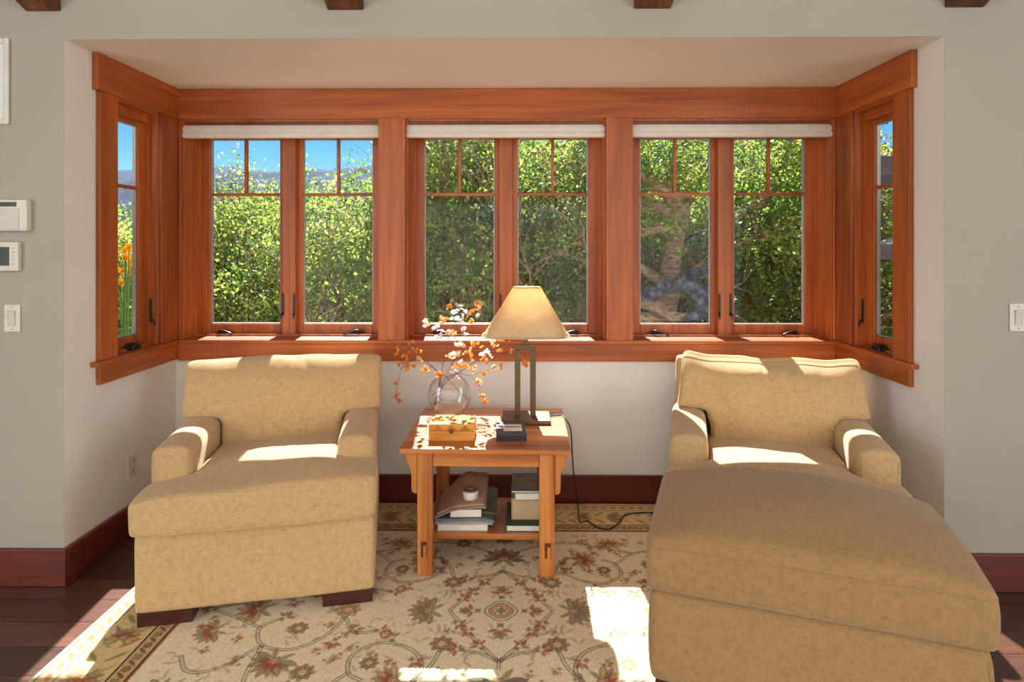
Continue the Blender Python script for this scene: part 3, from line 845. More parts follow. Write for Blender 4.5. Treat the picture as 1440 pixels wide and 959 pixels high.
P = [(.166, LY + .03, TZ + .006), (.20, LY + .06, TZ + .006), (.235, LY + .02, TZ + .008), (.262, LY - .03, TZ - .03), (.270, LY - .03, .50), (.285, LY + .05, .33), (.315, LY + .13, .13), (.328, LY + .12, .022),
     (.37, 3.24, .017), (.415, 3.165, .017), (.47, 3.15, .017), (.525, 3.205, .017), (.575, 3.30, .017), (.65, 3.34, .017), (.76, 3.345, .017), (.86, 3.38, .017)]
bm = BM(); tube(bm, spline(P, 8), .0034, 8)
# plug end behind the right armchair
o = obj('cord', bm, CORD, lamp, smooth=True); o.matrix_parent_inverse = Matrix.Translation((-.040, -LY, -TZ))

# ------------------------------------------------------------------ vase with flowering branches
VX, VY, VR = -.364, 3.18, .116
v = empty('glass_vase', (VX, VY, TZ), 0, 'round clear glass vase holding flowering branches on the back left of the table', 'vase')
bm = BM(); prof = []
a0, a1 = -PI / 2 + .42, PI / 2 - .36
zc = VR * math.sin(-a0) * 1.0
for i in range(25):
    a = a0 + (a1 - a0) * i / 24; prof.append((VR * math.cos(a), zc + VR * math.sin(a)))
top = prof[-1][1]
prof += [(VR * .345, top + .006), (VR * .37, top + .012), (VR * .35, top + .013), (VR * .325, top + .006)]
for i in range(24, -1, -1):
    a = a0 + (a1 - a0) * i / 24; prof.append(((VR - .004) * math.cos(a), zc + (VR - .004) * math.sin(a) + (.006 if i == 0 else 0)))
lathe(bm, prof, 48, sy=.62); obj('body', bm, VGLASS, v, smooth=True)
bm = BM(); pr = [(VR * .45 * .9, .007)]
for i in range(6):
    a = a0 + .05 + i * .045; pr.append(((VR - .006) * math.cos(a), zc + (VR - .006) * math.sin(a)))
lathe(bm, pr, 40, sy=.62); obj('water', bm, glass_mat('water', (.93, .96, .95, 1), .12, .02), v, smooth=True)

TWIG = plain('grey brown twig', (96, 74, 62), .7)
PET_O = thin_mat('orange petal', (246, 150, 52), (252, 190, 100), .5, 60)
PET_P = thin_mat('apricot petal', (242, 182, 116), (250, 212, 160), .5, 60)
PET_W = thin_mat('white petal', (236, 228, 222), (250, 246, 240), .5, 60)
def flower_mesh(seed, mat, name):
    r = random.Random(seed); bm = BM()
    for k in range(7):
        a = k * 2 * PI / 7 + r.uniform(-.25, .25); el = r.uniform(.1, 1.1); L = r.uniform(.010, .015); w = L * .55
        d = Vector((math.cos(a) * math.cos(el), math.sin(a) * math.cos(el), math.sin(el))); s = Vector((-math.sin(a), math.cos(a), 0)); u = d.cross(s)
        pts = [(0, 0, 0), (.35, .8, .12), (.7, 1, .16), (1, .35, .02), (1.02, -.35, .02), (.7, -1, .16), (.35, -.8, .12)]
        vs = [bm.verts.new(d * L * p[0] + s * w * p[1] + u * L * -p[2]) for p in pts]
        bm.faces.new(vs).smooth = True
    me = bpy.data.meshes.new(name); bm.to_mesh(me); bm.free(); me.materials.append(mat); return me
FM = {k: [flower_mesh(i * 7 + j, m, 'blossom') for j in range(4)] for i, (k, m) in enumerate((('o', PET_O), ('p', PET_P), ('w', PET_W)))}
def bpt(cx, cy, y):      # read off the photograph's enlargement of the branches, placed at depth y
    px = 540 + cx / 5.33; py = 420 + cy / 5.33
    return Vector(((px - 729) / F * y, y, 1.5 - (py - 343) / F * y))
def branch(label, paths, fl, seed):
    e = empty('flowering_branch', (VX, VY, TZ + .03), 0, label, 'branch', 'flowering branches in the vase')
    off = Vector((VX, VY, TZ + .03)); r = random.Random(seed); allp = []
    bm = BM()
    for pts, r0 in paths:
        P = spline([bpt(*p) - off for p in pts], 7)
        P = [p + Vector((r.uniform(-1, 1), r.uniform(-1, 1), r.uniform(-1, 1))) * .0012 for p in P]
        tube(bm, P, [r0 * (1 - .65 * i / len(P)) for i in range(len(P))], 6); allp += P[len(P) // 4:]
    # thin side twigs carry each blossom to its branch
    spots = []
    for cx, cy, k, n, sp in fl:
        y0 = VY + r.uniform(-.06, .05)
        for j in range(n):
            p = bpt(cx + r.gauss(0, sp), cy + r.gauss(0, sp), y0 + r.uniform(-.02, .02)) - off; spots.append((p, k))
        q = min(allp, key=lambda a: (a - spots[-1][0]).length)
        tube(bm, [q, q.lerp(spots[-1][0], .5) + Vector((0, 0, .004)), spots[-1][0]], [.0011, .0009, .0006], 4)
    obj('stem', bm, TWIG, e, smooth=True)
    for p, k in spots[:98]:
        f = newobj('flower', FM[k][r.randrange(4)], None, e); f.location = p
        f.rotation_euler = (r.uniform(-1.2, 1.2), r.uniform(-1.2, 1.2), r.uniform(0, 6)); s = r.uniform(.7, 1.2); f.scale = (s, s, s)
V0 = 3.18
branch('branch of orange blossoms arching from the vase to the left', [([(370, 830, V0), (420, 600, V0), (345, 500, 3.18), (262, 400, 3.15), (190, 345, 3.13), (90, 345, 3.12)], .0024), ([(262, 400, 3.15), (200, 470, 3.14), (130, 530, 3.13)], .0014)],
       [(200, 350, 'o', 4, 16), (240, 405, 'o', 5, 18), (160, 435, 'o', 4, 14), (158, 490, 'o', 3, 12), (160, 530, 'o', 3, 10), (215, 510, 'o', 3, 9), (90, 350, 'o', 3, 10), (95, 410, 'o', 3, 10), (108, 490, 'o', 2, 8), (12, 312, 'o', 2, 6), (255, 450, 'p', 4, 12), (250, 470, 'w', 2, 10)], 1)
branch('thin branch with orange buds drooping down left of the vase', [([(400, 700, V0), (430, 590, V0), (330, 490, 3.12), (200, 470, 3.10), (130, 530, 3.09), (100, 640, 3.08), (85, 730, 3.08), (112, 768, 3.08)], .0018)],
       [(75, 632, 'o', 3, 7), (105, 720, 'o', 3, 9), (117, 770, 'o', 3, 8), (85, 740, 'o', 2, 6), (310, 525, 'o', 9, 18), (325, 540, 'p', 4, 14)], 2)
branch('tall upright branch with white and orange blossoms rising from the vase before the window', [([(380, 830, V0), (410, 650, V0), (440, 500, 3.2), (475, 330, 3.18), (520, 215, 3.16), (560, 110, 3.15), (600, 60, 3.15)], .0024), ([(475, 330, 3.18), (430, 260, 3.2), (390, 210, 3.2), (330, 175, 3.2)], .0013), ([(520, 215, 3.16), (600, 150, 3.14), (690, 60, 3.13), (700, 20, 3.13)], .0013)],
       [(400, 225, 'w', 6, 18), (425, 272, 'w', 6, 18), (480, 240, 'w', 4, 14), (540, 165, 'w', 6, 18), (585, 150, 'w', 6, 16), (600, 85, 'w', 4, 16), (540, 90, 'w', 3, 14), (490, 55, 'o', 4, 12), (650, 120, 'o', 5, 14), (648, 168, 'o', 4, 10), (700, 30, 'p', 4, 12), (700, 75, 'o', 4, 10), (430, 160, 'p', 5, 16), (465, 160, 'o', 3, 10), (330, 175, 'p', 5, 18), (555, 50, 'w', 2, 10), (700, 130, 'w', 2, 8), (300, 195, 'w', 3, 12), (600, 235, 'w', 3, 12), (612, 272, 'w', 3, 10)], 3)
branch('branch with clustered orange and apricot blossoms leaning right behind the lamp', [([(400, 720, V0), (480, 610, V0), (600, 530, 3.2), (700, 460, 3.2), (790, 375, 3.22), (860, 330, 3.24), (940, 312, 3.26)], .0026), ([(700, 460, 3.2), (650, 400, 3.18), (640, 350, 3.18)], .0013), ([(790, 375, 3.22), (870, 400, 3.24), (960, 400, 3.27), (1040, 480, 3.3)], .0013)],
       [(600, 515, 'o', 6, 14), (650, 445, 'o', 4, 15), (560, 410, 'p', 5, 16), (745, 470, 'o', 5, 16), (750, 405, 'w', 6, 15), (790, 432, 'w', 3, 9), (815, 335, 'p', 5, 16), (860, 385, 'p', 5, 18), (940, 318, 'o', 4, 12), (955, 395, 'p', 4, 14), (1030, 460, 'o', 4, 12), (1050, 490, 'o', 3, 8), (650, 352, 'o', 4, 14), (715, 355, 'o', 3, 14), (870, 310, 'p', 3, 14), (590, 345, 'p', 4, 16)], 4)
branch('low branch spreading right of the vase with small apricot blossoms', [([(620, 745, V0), (500, 630, V0), (480, 590, V0), (560, 565, 3.17), (650, 572, 3.16), (750, 545, 3.15), (870, 500, 3.15)], .0018)],
       [(752, 560, 'o', 4, 8), (822, 522, 'p', 4, 10), (875, 498, 'p', 4, 12), (690, 542, 'p', 4, 14), (520, 550, 'w', 5, 14), (555, 600, 'w', 5, 12), (410, 575, 'o', 8, 18), (440, 570, 'o', 4, 10)], 5)
branch('slender branch with orange buds drooping down right of the vase', [([(340, 745, V0), (410, 680, V0), (480, 580, V0), (560, 560, 3.1), (640, 585, 3.09), (705, 630, 3.08), (725, 700, 3.08), (740, 745, 3.08), (758, 775, 3.08)], .0015)],
       [(705, 615, 'p', 5, 12), (700, 640, 'o', 3, 8), (725, 730, 'o', 6, 10), (758, 775, 'o', 5, 7)], 6)
branch('short central branch with white and apricot blossoms just above the vase mouth', [([(420, 700, V0), (455, 600, V0), (500, 500, 3.22), (560, 420, 3.22), (560, 350, 3.22)], .0018), ([(440, 500, 3.2), (400, 450, 3.2), (378, 410, 3.2), (375, 365, 3.2)], .0013)],
       [(510, 428, 'w', 8, 13), (575, 475, 'w', 5, 12), (552, 360, 'w', 4, 10), (520, 490, 'o', 5, 16), (495, 265, 'p', 4, 10), (530, 262, 'p', 4, 10), (480, 430, 'p', 3, 12), (560, 500, 'p', 3, 12), (640, 420, 'p', 4, 20)], 7)

# ------------------------------------------------------------------ things on the shelf
def sh(x, y, z=0): return (x, y, SHZ + z)
PAGE = plain('white pages', (232, 228, 216), .8); TANP = plain('tan pages', (196, 168, 130), .8)
def book(x, y, z, w, d, hgt, rz, cover, pages, label, spine='l', extra=None, rx=0):
    e = empty('book', sh(x, y, z), rz, label, 'book')
    t = .003
    obj('back_cover', boxes((-w / 2, w / 2, -d / 2, d / 2, 0, t)), cover, e, .001)
    obj('page_block', boxes((-w / 2 + .004, w / 2 - .004, -d / 2 + .003, d / 2 - .003, t, hgt - t)), pages, e)
    obj('front_cover', boxes((-w / 2, w / 2, -d / 2, d / 2, hgt - t, hgt)), cover, e, .001)
    xs = (-w / 2, -w / 2 + t) if spine == 'l' else (w / 2 - t, w / 2)
    obj('spine', boxes((xs[0], xs[1], -d / 2, d / 2, t, hgt - t)), cover, e)
    if extra: extra(e)
    return e
GREEN = plain('dark green cloth', (46, 78, 62), .6); OLIV = plain('olive cover', (150, 136, 46), .5)
GREYC = plain('grey cover', (112, 108, 106), .4); BROWNC = plain('brown cover', (138, 78, 50), .5)
# left stack: x about -.40..-.14
LXs = -.262
book(LXs, 2.945, 0, .238, .24, .033, 0, plain('cream board', (214, 204, 184), .6), PAGE, 'thick pale book at the very bottom of the left stack on the shelf', 'r')
def sheet(name, x0, x1, y0, y1, zf, th, mat, label, cat, z=0, nx=22, ny=14, parts=None, rz=0, loc=None):
    bm = BM(); vt = []; vb = []
    for j in range(ny + 1):
        for i in range(nx + 1):
            x = x0 + (x1 - x0) * i / nx; y = y0 + (y1 - y0) * j / ny; q = zf(x, y)
            vt.append(bm.verts.new((x, y, q + th))); vb.append(bm.verts.new((x, y, q)))
    W = nx + 1
    for j in range(ny):
        for i in range(nx):
            a = j * W + i
            bm.faces.new((vt[a], vt[a + 1], vt[a + W + 1], vt[a + W])).smooth = True
            bm.faces.new((vb[a], vb[a + W], vb[a + W + 1], vb[a + 1])).smooth = True
    def side(l):
        for a, b in zip(l[:-1], l[1:]): bm.faces.new((vt[a], vb[a], vb[b], vt[b]))
    side([i for i in range(W)]); side([j * W + nx for j in range(ny + 1)]); side([ny * W + i for i in range(nx, -1, -1)]); side([j * W for j in range(ny, -1, -1)])
    o = obj(name, bm, mat, None); o.location = loc or sh(0, 0, z); tag(o, label, cat); return o
MAG1 = plain('grey magazine paper', (150, 152, 156), .35, var=.2); MAG2 = plain('bluish magazine paper', (108, 118, 124), .35, var=.3)
MAG3 = plain('olive magazine cover', (92, 92, 62), .35, var=.3); NEWS = plain('brown newsprint', (176, 142, 108), .85, var=.10)
def droop(x): return -.9 * max(0, x + .150) ** 1.35 if x > -.150 else 0
sheet('magazine', -.385, -.128, 2.815, 3.06, lambda x, y: .034 + .0015 * math.sin(x * 30), .007, TANP, 'tan paged magazine lying on the thick pale bottom book', 'magazine')
sheet('magazine', -.388, -.120, 2.806, 3.06, lambda x, y: .043 + .0025 * math.sin(x * 26 + 1) + droop(x) * .55, .008, MAG1, 'light grey magazine with a curling right corner, in the left stack', 'magazine')
sheet('magazine', -.386, -.112, 2.812, 3.08, lambda x, y: .053 + .003 * math.sin(x * 26 + 1) + droop(x) * .6, .009, MAG2, 'blue grey magazine curling down at its right, above the light grey one', 'magazine')
sheet('magazine', -.27, -.105, 2.86, 3.10, lambda x, y: .0645 + .10 * (y - 2.86) + droop(x) * .5, .010, MAG3, 'olive green glossy magazine leaning out behind the white paged paperback', 'magazine')
book(-.248, 2.91, .100 - .034, .150, .19, .040, R(2), BROWNC, PAGE, 'white paged book with a brown cover under the draped newspapers', 'l')
def newsz(off):
    def f(x, y):
        t = min(1, max(0, (x + .40) / .15)); s = t * t * (3 - 2 * t)
        return .066 + off + (.043 + .05 * min(1, max(0, (y - 2.84) / .2))) * s + .003 * math.sin(x * 40 + y * 12)
    return f
sheet('newspaper', -.392, -.150, 2.812, 3.06, newsz(0), .006, plain('grey mauve newsprint', (150, 132, 126), .85, var=.15), 'greyish newspaper draped in a wave over the brown covered book', 'newspaper')
sheet('newspaper', -.382, -.158, 2.822, 3.10, newsz(.009), .006, NEWS, 'brown kraft newspaper draped on the very top of the left stack', 'newspaper')
e = empty('candle_jar', sh(-.228, 2.875, .1325), 0, 'short white candle jar with a brown lid on top of the draped newspapers', 'jar')
bm = BM(); lathe(bm, [(.030, 0), (.036, .004), (.0385, .034), (.0385, .040)], 32); obj('jar_body', bm, plain('white glazed ceramic', (232, 228, 222), .3), e, smooth=True)
bm = BM(); lathe(bm, [(.0385, .0401), (.0385, .046), (.034, .048), (.033, .046), (.002, .0455)], 32); obj('lid', bm, plain('brown wood lid', (128, 104, 84), .5, var=.3), e)
bm = BM(); lathe(bm, [(.014, .0457), (.014, .047), (.001, .0472)], 20); obj('lid_emblem', bm, plain('gold lid mark', (176, 138, 74), .4), e)
# right stack
RXs = .030
book(RXs, 2.95, 0, .176, .26, .030, 0, GREEN, PAGE, 'large green covered book at the bottom of the right stack on the shelf', 'l')
book(RXs + .012, 2.985, .030, .150, .215, .100, 0, plain('pale tan cover', (186, 160, 122), .5, var=.2), TANP, 'thick tan book in the middle of the right stack, on the green one', 'l')
book(RXs + .020, 2.965, .130, .140, .215, .036, R(1), OLIV, PAGE, 'white paged book with an olive yellow cover under the grey picture book', 'l')
def pic(e_):
    obj('cover_picture', boxes((-.045, .04, -.07, .02, .012, .0125)), plain('brown landscape print', (132, 104, 84), .4, var=.35), e_)
    obj('cover_band', boxes((.045, .068, -.1, .1, .012, .0124)), plain('slate cover band', (92, 98, 110), .4), e_)
    obj('cover_title', boxes((-.055, -.02, .06, .075, .012, .0124)), plain('dark cover title', (58, 54, 52), .4), e_)
book(RXs + .014, 2.965, .166, .152, .225, .012, R(-1), GREYC, PAGE, 'grey picture book with a brown landscape cover, topmost of the right stack', 'l', pic)

# ------------------------------------------------------------------ wall devices
IV = plain('ivory plastic', (214, 208, 190), .4); IVD = plain('ivory plastic button', (200, 194, 176), .35); LCD = plain('dark display', (66, 68, 62), .2)
def onwall(name, x, z, label, cat, group=None): return empty(name, (x, YF - .0006, z), 0, label, cat, group)
e = onwall('alarm_panel', -2.225, 1.625, 'ivory alarm panel with a dark display strip, highest device on the left wall', 'control panel')
obj('housing', boxes((-.085, .085, -.032, 0, -.069, .069)), IV, e, .006)
obj('flap', boxes((-.078, .052, -.035, -.032, -.062, .030)), IVD, e, .002)
obj('display', boxes((-.07, .040, -.0345, -.032, .038, .057)), LCD, e)
e = onwall('thermostat', -2.235, 1.445, 'square ivory keypad thermostat with a dark screen, below the alarm panel', 'thermostat')
obj('housing', boxes((-.060, .050, -.024, 0, -.064, .064)), IV, e, .005)
obj('display', boxes((-.048, .012, -.026, -.024, -.04, .042)), LCD, e)
for k in range(5): obj('button', boxes((.022, .034, -.027, -.024, -.036 + k * .017, -.028 + k * .017)), IVD, e, .001)
def switch(x, z, label, gangs=1):
    e = onwall('light_switch', x, z, label, 'light switch'); w = .036 + .023 * (gangs - 1)
    obj('wall_plate', boxes((-w, w, -.007, 0, -.060, .060)), IV, e, .003)
    for g in range(gangs):
        cx = (g - (gangs - 1) / 2) * .046
        obj('rocker', (lambda b: (prism(b, [(-.007, -.034), (-.010, -.034), (-.0155, .034), (-.007, .034)], cx - .016, cx + .016, 'yz'), b)[1])(BM()), IVD, e, .001)
        for s in (-1, 1):
            bm = BM(); lathe(bm, [(.003, 0), (.003, .002)], 10); b = obj('screw', bm, plain('screw metal', (150, 146, 132), .4, .5), e); b.rotation_euler = (R(90), 0, 0); b.location = (cx, -.007, s * .048)
switch(-2.226, 1.173, 'single ivory rocker light switch on the wall left of the alcove')
e2 = None
switch(2.205, 1.182, 'ivory multi gang light switch plate on the wall right of the alcove', 3)
# louvred grille / access frame upper left
e = onwall('air_grille', -2.36, 2.215, 'tall white framed panel high on the wall left of the alcove', 'wall panel')
bm = BM()
box(bm, -.14, -.115, -.012, 0, -.19, .19); box(bm, .098, .122, -.012, 0, -.19, .19); box(bm, -.115, .098, -.012, 0, -.19, -.165); box(bm, -.115, .098, -.012, 0, .165, .19)
obj('frame', bm, IV, e, .004)
obj('panel', boxes((-.115, .098, -.005, 0, -.165, .165)), W_WHITE, e)
# outlet low on the left alcove wall
e = empty('wall_outlet', (XL, 3.105, .352), R(90), 'white duplex power outlet low on the alcove wall behind the left armchair', 'outlet')
e.rotation_euler = (0, 0, R(90))
obj('wall_plate', boxes((-.036, .036, -.006, 0, -.058, .058)), IV, e, .003)
for s in (-1, 1):
    q = obj('socket', boxes((-.016, .016, -.009, -.006, s * .026 - .016, s * .026 + .016)), IVD, e, .002)
    for a in (-.006, .006): obj('slot', boxes((a - .001, a + .001, -.0095, -.009, s * .026 - .005, s * .026 + .006)), LCD, q)

# ------------------------------------------------------------------ outdoors
GRND = Mat('hillside ground').set(Roughness=.95)
GRND.base(GRND.ramp(GRND.noise((1, 1, 1), 6, .7, 2.5), [(.3, lin((74, 66, 40))), (.5, lin((104, 98, 56))), (.7, lin((128, 112, 74)))]))
def grid_obj(name, x0, x1, y0, y1, nx, ny, zf, mat):
    bm = BM(); V = [[bm.verts.new((x0 + (x1 - x0) * i / nx, y0 + (y1 - y0) * j / ny, zf(x0 + (x1 - x0) * i / nx, y0 + (y1 - y0) * j / ny))) for i in range(nx + 1)] for j in range(ny + 1)]
    for j in range(ny):
        for i in range(nx): bm.faces.new((V[j][i], V[j][i + 1], V[j + 1][i + 1], V[j + 1][i])).smooth = True
    return obj(name, bm, mat)
struct(grid_obj('ground', -30, 30, 3.9, 60, 60, 56, lambda x, y: -1.6 - .035 * (y - 4) + .25 * noise.noise(Vector((x * .3, y * .3, 0))), GRND.m))
struct(obj('bounce_slab', boxes((-3.2, 3.0, YB + T, 6.1, -.30, -.15)), plain('pale bounce surface', (206, 198, 184), .8)))  # unseen pale slab added to bounce sunlight up to the alcove ceiling
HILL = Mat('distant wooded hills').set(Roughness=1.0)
HILL.base(HILL.ramp(HILL.noise((1, 1, 1), 6, .7, .12), [(.35, lin((18, 40, 72))), (.65, lin((34, 62, 96)))]))  # blue air haze mixed into the hill colour
def hz(x, y):
    t = max(0, 1 - abs(y - 330) / 110)
    return -8 + (50 + 7 * noise.noise(Vector((x * .009, 0, 1))) + 3 * noise.noise(Vector((x * .06, y * .05, 4)))) * t ** .7
struct(grid_obj('distant_hills', -460, 460, 200, 460, 160, 40, hz, HILL.m))

def leaves_mesh(name, seed, n, rad, mats, size=(.03, .06), clus=34, shell=.45, spread=.085, mix=(.6, .3, .1)):
    rng = np.random.RandomState(seed); nc = n // clus
    d = rng.normal(size=(nc, 3)); d /= np.linalg.norm(d, axis=1)[:, None]
    r = rng.uniform(shell ** 3, 1, nc) ** (1 / 3)
    # lumpy crown
    lump = 1 + .22 * np.sin(d[:, 0] * 4 + seed) * np.sin(d[:, 1] * 5 + 1) + .18 * np.sin(d[:, 2] * 6 + seed * 2)
    c = d * (r * lump)[:, None] * np.array(rad)
    cs = rng.uniform(.55, 1.35, nc)
    cen = np.repeat(c, clus, 0) + rng.normal(size=(nc * clus, 3)) * (spread * np.repeat(cs, clus))[:, None]
    N = len(cen)
    L = rng.uniform(size[0], size[1], N); Wd = L * rng.uniform(.28, .42, N)
    u = rng.normal(size=(N, 3)); u[:, 2] -= .3; u /= np.linalg.norm(u, axis=1)[:, None]
    w = rng.normal(size=(N, 3)); w -= u * (w * u).sum(1)[:, None]; w /= np.linalg.norm(w, axis=1)[:, None]
    k = np.cross(u, w)
    P = np.stack([cen - u * L[:, None] * .5, cen + w * Wd[:, None] + k * (L * .06)[:, None], cen + u * L[:, None] * .5, cen - w * Wd[:, None] + k * (L * .06)[:, None]], 1).reshape(-1, 3)
    me = bpy.data.meshes.new(name); me.vertices.add(len(P)); me.vertices.foreach_set('co', P.ravel())
    me.loops.add(4 * N); me.loops.foreach_set('vertex_index', np.arange(4 * N, dtype=np.int32))
    me.polygons.add(N); me.polygons.foreach_set('loop_start', np.arange(0, 4 * N, 4, dtype=np.int32))
    mi = np.repeat(rng.choice(len(mats), nc, p=mix), clus)
    flip = rng.rand(N) < .25; mi[flip] = rng.choice(len(mats), flip.sum(), p=mix)
    me.polygons.foreach_set('material_index', mi.astype(np.int32)); me.update(calc_edges=True)
    for m in mats: me.materials.append(m)
    return me
LG = [thin_mat('oak leaf green', (84, 116, 40), (164, 190, 84), .62, 8), thin_mat('yellow green leaf', (164, 180, 72), (212, 218, 112), .62, 8), thin_mat('dark glossy leaf', (58, 88, 52), (140, 164, 124), .45, 8, .3, .8), thin_mat('dry brown leaf', (140, 108, 74), (190, 160, 118), .35, 8)]
BARK = Mat('rough oak bark').set(Roughness=.9)
BARK.base(BARK.ramp(BARK.noise((1, 1, 3), 6, .75, 11), [(.3, lin((92, 70, 54))), (.5, lin((172, 140, 112))), (.7, lin((228, 202, 174)))]))
BARK.bump(BARK.noise((1, 1, 2), 5, .7, 16), .9, .05)
LICH = Mat('lichen covered bark').set(Roughness=.95)
LICH.base(LICH.ramp(LICH.noise((1, 1, 1), 6, .75, 16), [(.35, lin((48, 42, 42))), (.5, lin((98, 98, 112))), (.66, lin((158, 166, 178)))]))
LICH.bump(LICH.noise((1, 1, 1), 6, .75, 22), 1.0, .06)
def branches_mesh(name, seed, rad, n=9, base=(0, 0, -1.0)):
    r = random.Random(seed); bm = BM(); b = Vector(base) * Vector(rad).z if False else Vector((0, 0, -rad[2] * 1.15))
    def grow(p, d, L, rr, lev):
        pts = [p.copy()]; rs = [rr]; q = p.copy(); dd = d.copy(); k = 6
        for i in range(k):
            dd = (dd + Vector((r.uniform(-1, 1), r.uniform(-1, 1), r.uniform(-.6, .8))) * .32).normalized()
            q = q + dd * L / k; pts.append(q.copy()); rs.append(rr * (1 - .75 * (i + 1) / k))
            if lev < 2 and i >= 1:
                for _ in range(2 if lev == 0 else 1):
                    sd_ = (dd + Vector((r.uniform(-1, 1), r.uniform(-1, 1), r.uniform(-.4, .8))) * .9).normalized(); grow(q, sd_, L * .55, rs[-1] * .6, lev + 1)
        tube(bm, pts, rs, 6 if lev else 8, False)
    for k in range(n):
        a = k * 2 * PI / n + r.uniform(-.3, .3); el = r.uniform(.3, 1.3)
        d = Vector((math.cos(a) * math.cos(el) * rad[0], math.sin(a) * math.cos(el) * rad[1], math.sin(el) * rad[2] * 1.4)).normalized()
        grow(b, d, max(rad) * 1.35, .045, 0)
    me = bpy.data.meshes.new(name); bm.to_mesh(me); bm.free(); me.materials.append(BARK.m); return me
RADS = (1.25, 1.0, 1.15)
PROT = {
    'green': (leaves_mesh('foliage', 1, 24000, RADS, LG, mix=(.45, .32, .16, .07)), branches_mesh('branches', 1, RADS)),
    'brown': (leaves_mesh('foliage', 2, 19000, RADS, LG, mix=(.3, .18, .14, .38), size=(.026, .05)), branches_mesh('branches', 2, RADS, 14)),
    'bright': (leaves_mesh('foliage', 3, 19000, RADS, LG, mix=(.42, .38, .10, .10), size=(.032, .062), spread=.12), branches_mesh('branches', 3, RADS)),
    'dark': (leaves_mesh('foliage', 4, 25000, RADS, LG, mix=(.38, .22, .27, .13)), branches_mesh('branches', 4, RADS)),
}
def shrub(kind, x, y, z, s, rz, label, name='shrub', cat='shrub', group=None, sz=None):
    e = empty(name, (x, y, z), rz, label, cat, group); e.scale = (s, s, sz or s)
    o = newobj('foliage', PROT[kind][0], None, e); q = newobj('branches', PROT[kind][1], None, e)
    return e
T_ = [
 # near row, seen through the panes from left to right
 ('bright', -5.15, 6.9, 1.05, 1.0, 0, 'sunlit yellow green shrub outside the left side window, reaching up to the sky'),
 ('brown', -3.95, 7.0, .55, 1.0, .6, 'brownish twiggy shrub filling the lower half of the far left casement'),
 ('bright', -3.75, 8.3, 1.35, 1.0, 2.0, 'bright sunlit bush crowning the twiggy shrub in the left back window'),
 ('green', -2.25, 7.2, .95, 1.02, 1.1, 'green bush seen through the second casement from the left'),
 ('brown', -2.3, 6.6, -.15, .8, 3.0, 'low brown tinged bush at the bottom of the second casement'),
 ('bright', -.55, 7.1, .85, .95, 4.0, 'light green bush behind the flowering branches, seen in the third casement'),
 ('green', -.95, 8.2, 2.25, 1.15, 5.1, 'tall leafy tree crown filling the top of the third casement'),
 ('dark', .55, 7.0, 1.75, 1.05, 2.4, 'dark green leafy tree behind the lamp, upper part of the fourth casement'),
 ('brown', .65, 6.9, .1, .9, 1.7, 'brown twiggy bush behind the lampshade at the bottom of the fourth casement'),
 ('green', 1.75, 9.2, 2.3, 1.4, .3, 'sunlit green tree far behind the oak trunk in the fifth casement'),
 ('bright', 1.9, 8.4, .85, .95, .9, 'pale green bush low behind the oak limbs'),
 ('dark', 3.15, 7.2, 1.75, 1.2, 5.5, 'dense dark leafed tree filling the right end casement'),
 ('brown', 3.0, 6.8, -.05, .9, 2.2, 'dry brownish bush at the foot of the right end casement'),
 ('green', 5.1, 7.9, 1.2, 1.1, 3.3, 'blue green tree outside the right side window behind the timber rails'),
 ('dark', -.4, 10.2, 2.0, 1.7, 1.2, 'broad dark tree standing far back in the middle'),
 ('green', -3.1, 10.6, .6, 1.35, 4.2, 'broad green tree standing far back on the left'),
 ('dark', 4.4, 10.8, 2.4, 1.7, 2.9, 'tall dark tree standing far back on the right'),
 ('green', -6.9, 9.0, .5, 1.3, .2, 'green tree far back outside the left side window'),
 ('bright', 6.9, 10.3, .6, 1.3, .2, 'light green tree at the far right outside the right side window'),
 ('brown', 1.6, 10.6, .4, 1.4, 5.0, 'brownish tree in the far back behind the oak trunk'),
]
for kind, x, y, z, s, rz, lb in T_: shrub(kind, x, y, z, s, rz, lb, 'tree' if 'tree' in lb else 'shrub', 'tree' if 'tree' in lb else 'shrub', 'trees and shrubs beyond the windows')

# big oak in front of the fifth casement
oak = empty('oak_tree', (1.55, 6.2, -1.7), 0, 'gnarled oak with a thick bare trunk and lichen grey limbs in the fifth casement', 'tree')
OO = Vector((1.55, 6.2, -1.7))
def ok(px, py, y): return Vector(((px - 729) / F * y, y, 1.5 - (py - 343) / F * y)) - OO
def limb(name, pts, rad, mat, n=12, par=oak):
    P = spline([ok(*p) for p in pts], 8); k = len(P); rr = []
    for i in range(k):
        t = i / (k - 1) * (len(rad) - 1); a = int(min(t, len(rad) - 2)); rr.append((rad[a] + (rad[a + 1] - rad[a]) * (t - a)))
    P = [p + Vector((noise.noise(p * 3), 0, noise.noise(p * 3 + Vector((5, 5, 5))))) * .09 for p in P]
    rr = [q * (1 + .3 * noise.noise(p * 6)) for p, q in zip(P, rr)]
    bm = BM(); tube(bm, P, rr, n); return obj(name, bm, mat, par, smooth=True)
limb('trunk', [(930, 720, 6.3), (925, 560, 6.25), (932, 430, 6.2), (942, 380, 6.2), (955, 320, 6.2), (962, 280, 6.2)], [.2, .18, .13, .10, .09, .11], BARK.m, 16)
limb('branch', [(962, 285, 6.2), (930, 262, 6.1), (900, 240, 6.0), (860, 225, 5.9)], [.10, .08, .06, .03], BARK.m)
limb('branch', [(960, 288, 6.2), (975, 262, 6.25), (990, 236, 6.3), (1010, 200, 6.4)], [.10, .08, .06, .04], BARK.m)
limb('branch', [(948, 330, 6.2), (925, 328, 6.2), (905, 330, 6.2), (885, 325, 6.2)], [.07, .055, .045, .03], BARK.m)
limb('branch', [(940, 292, 6.2), (915, 290, 6.15), (890, 284, 6.1)], [.09, .06, .04], BARK.m)
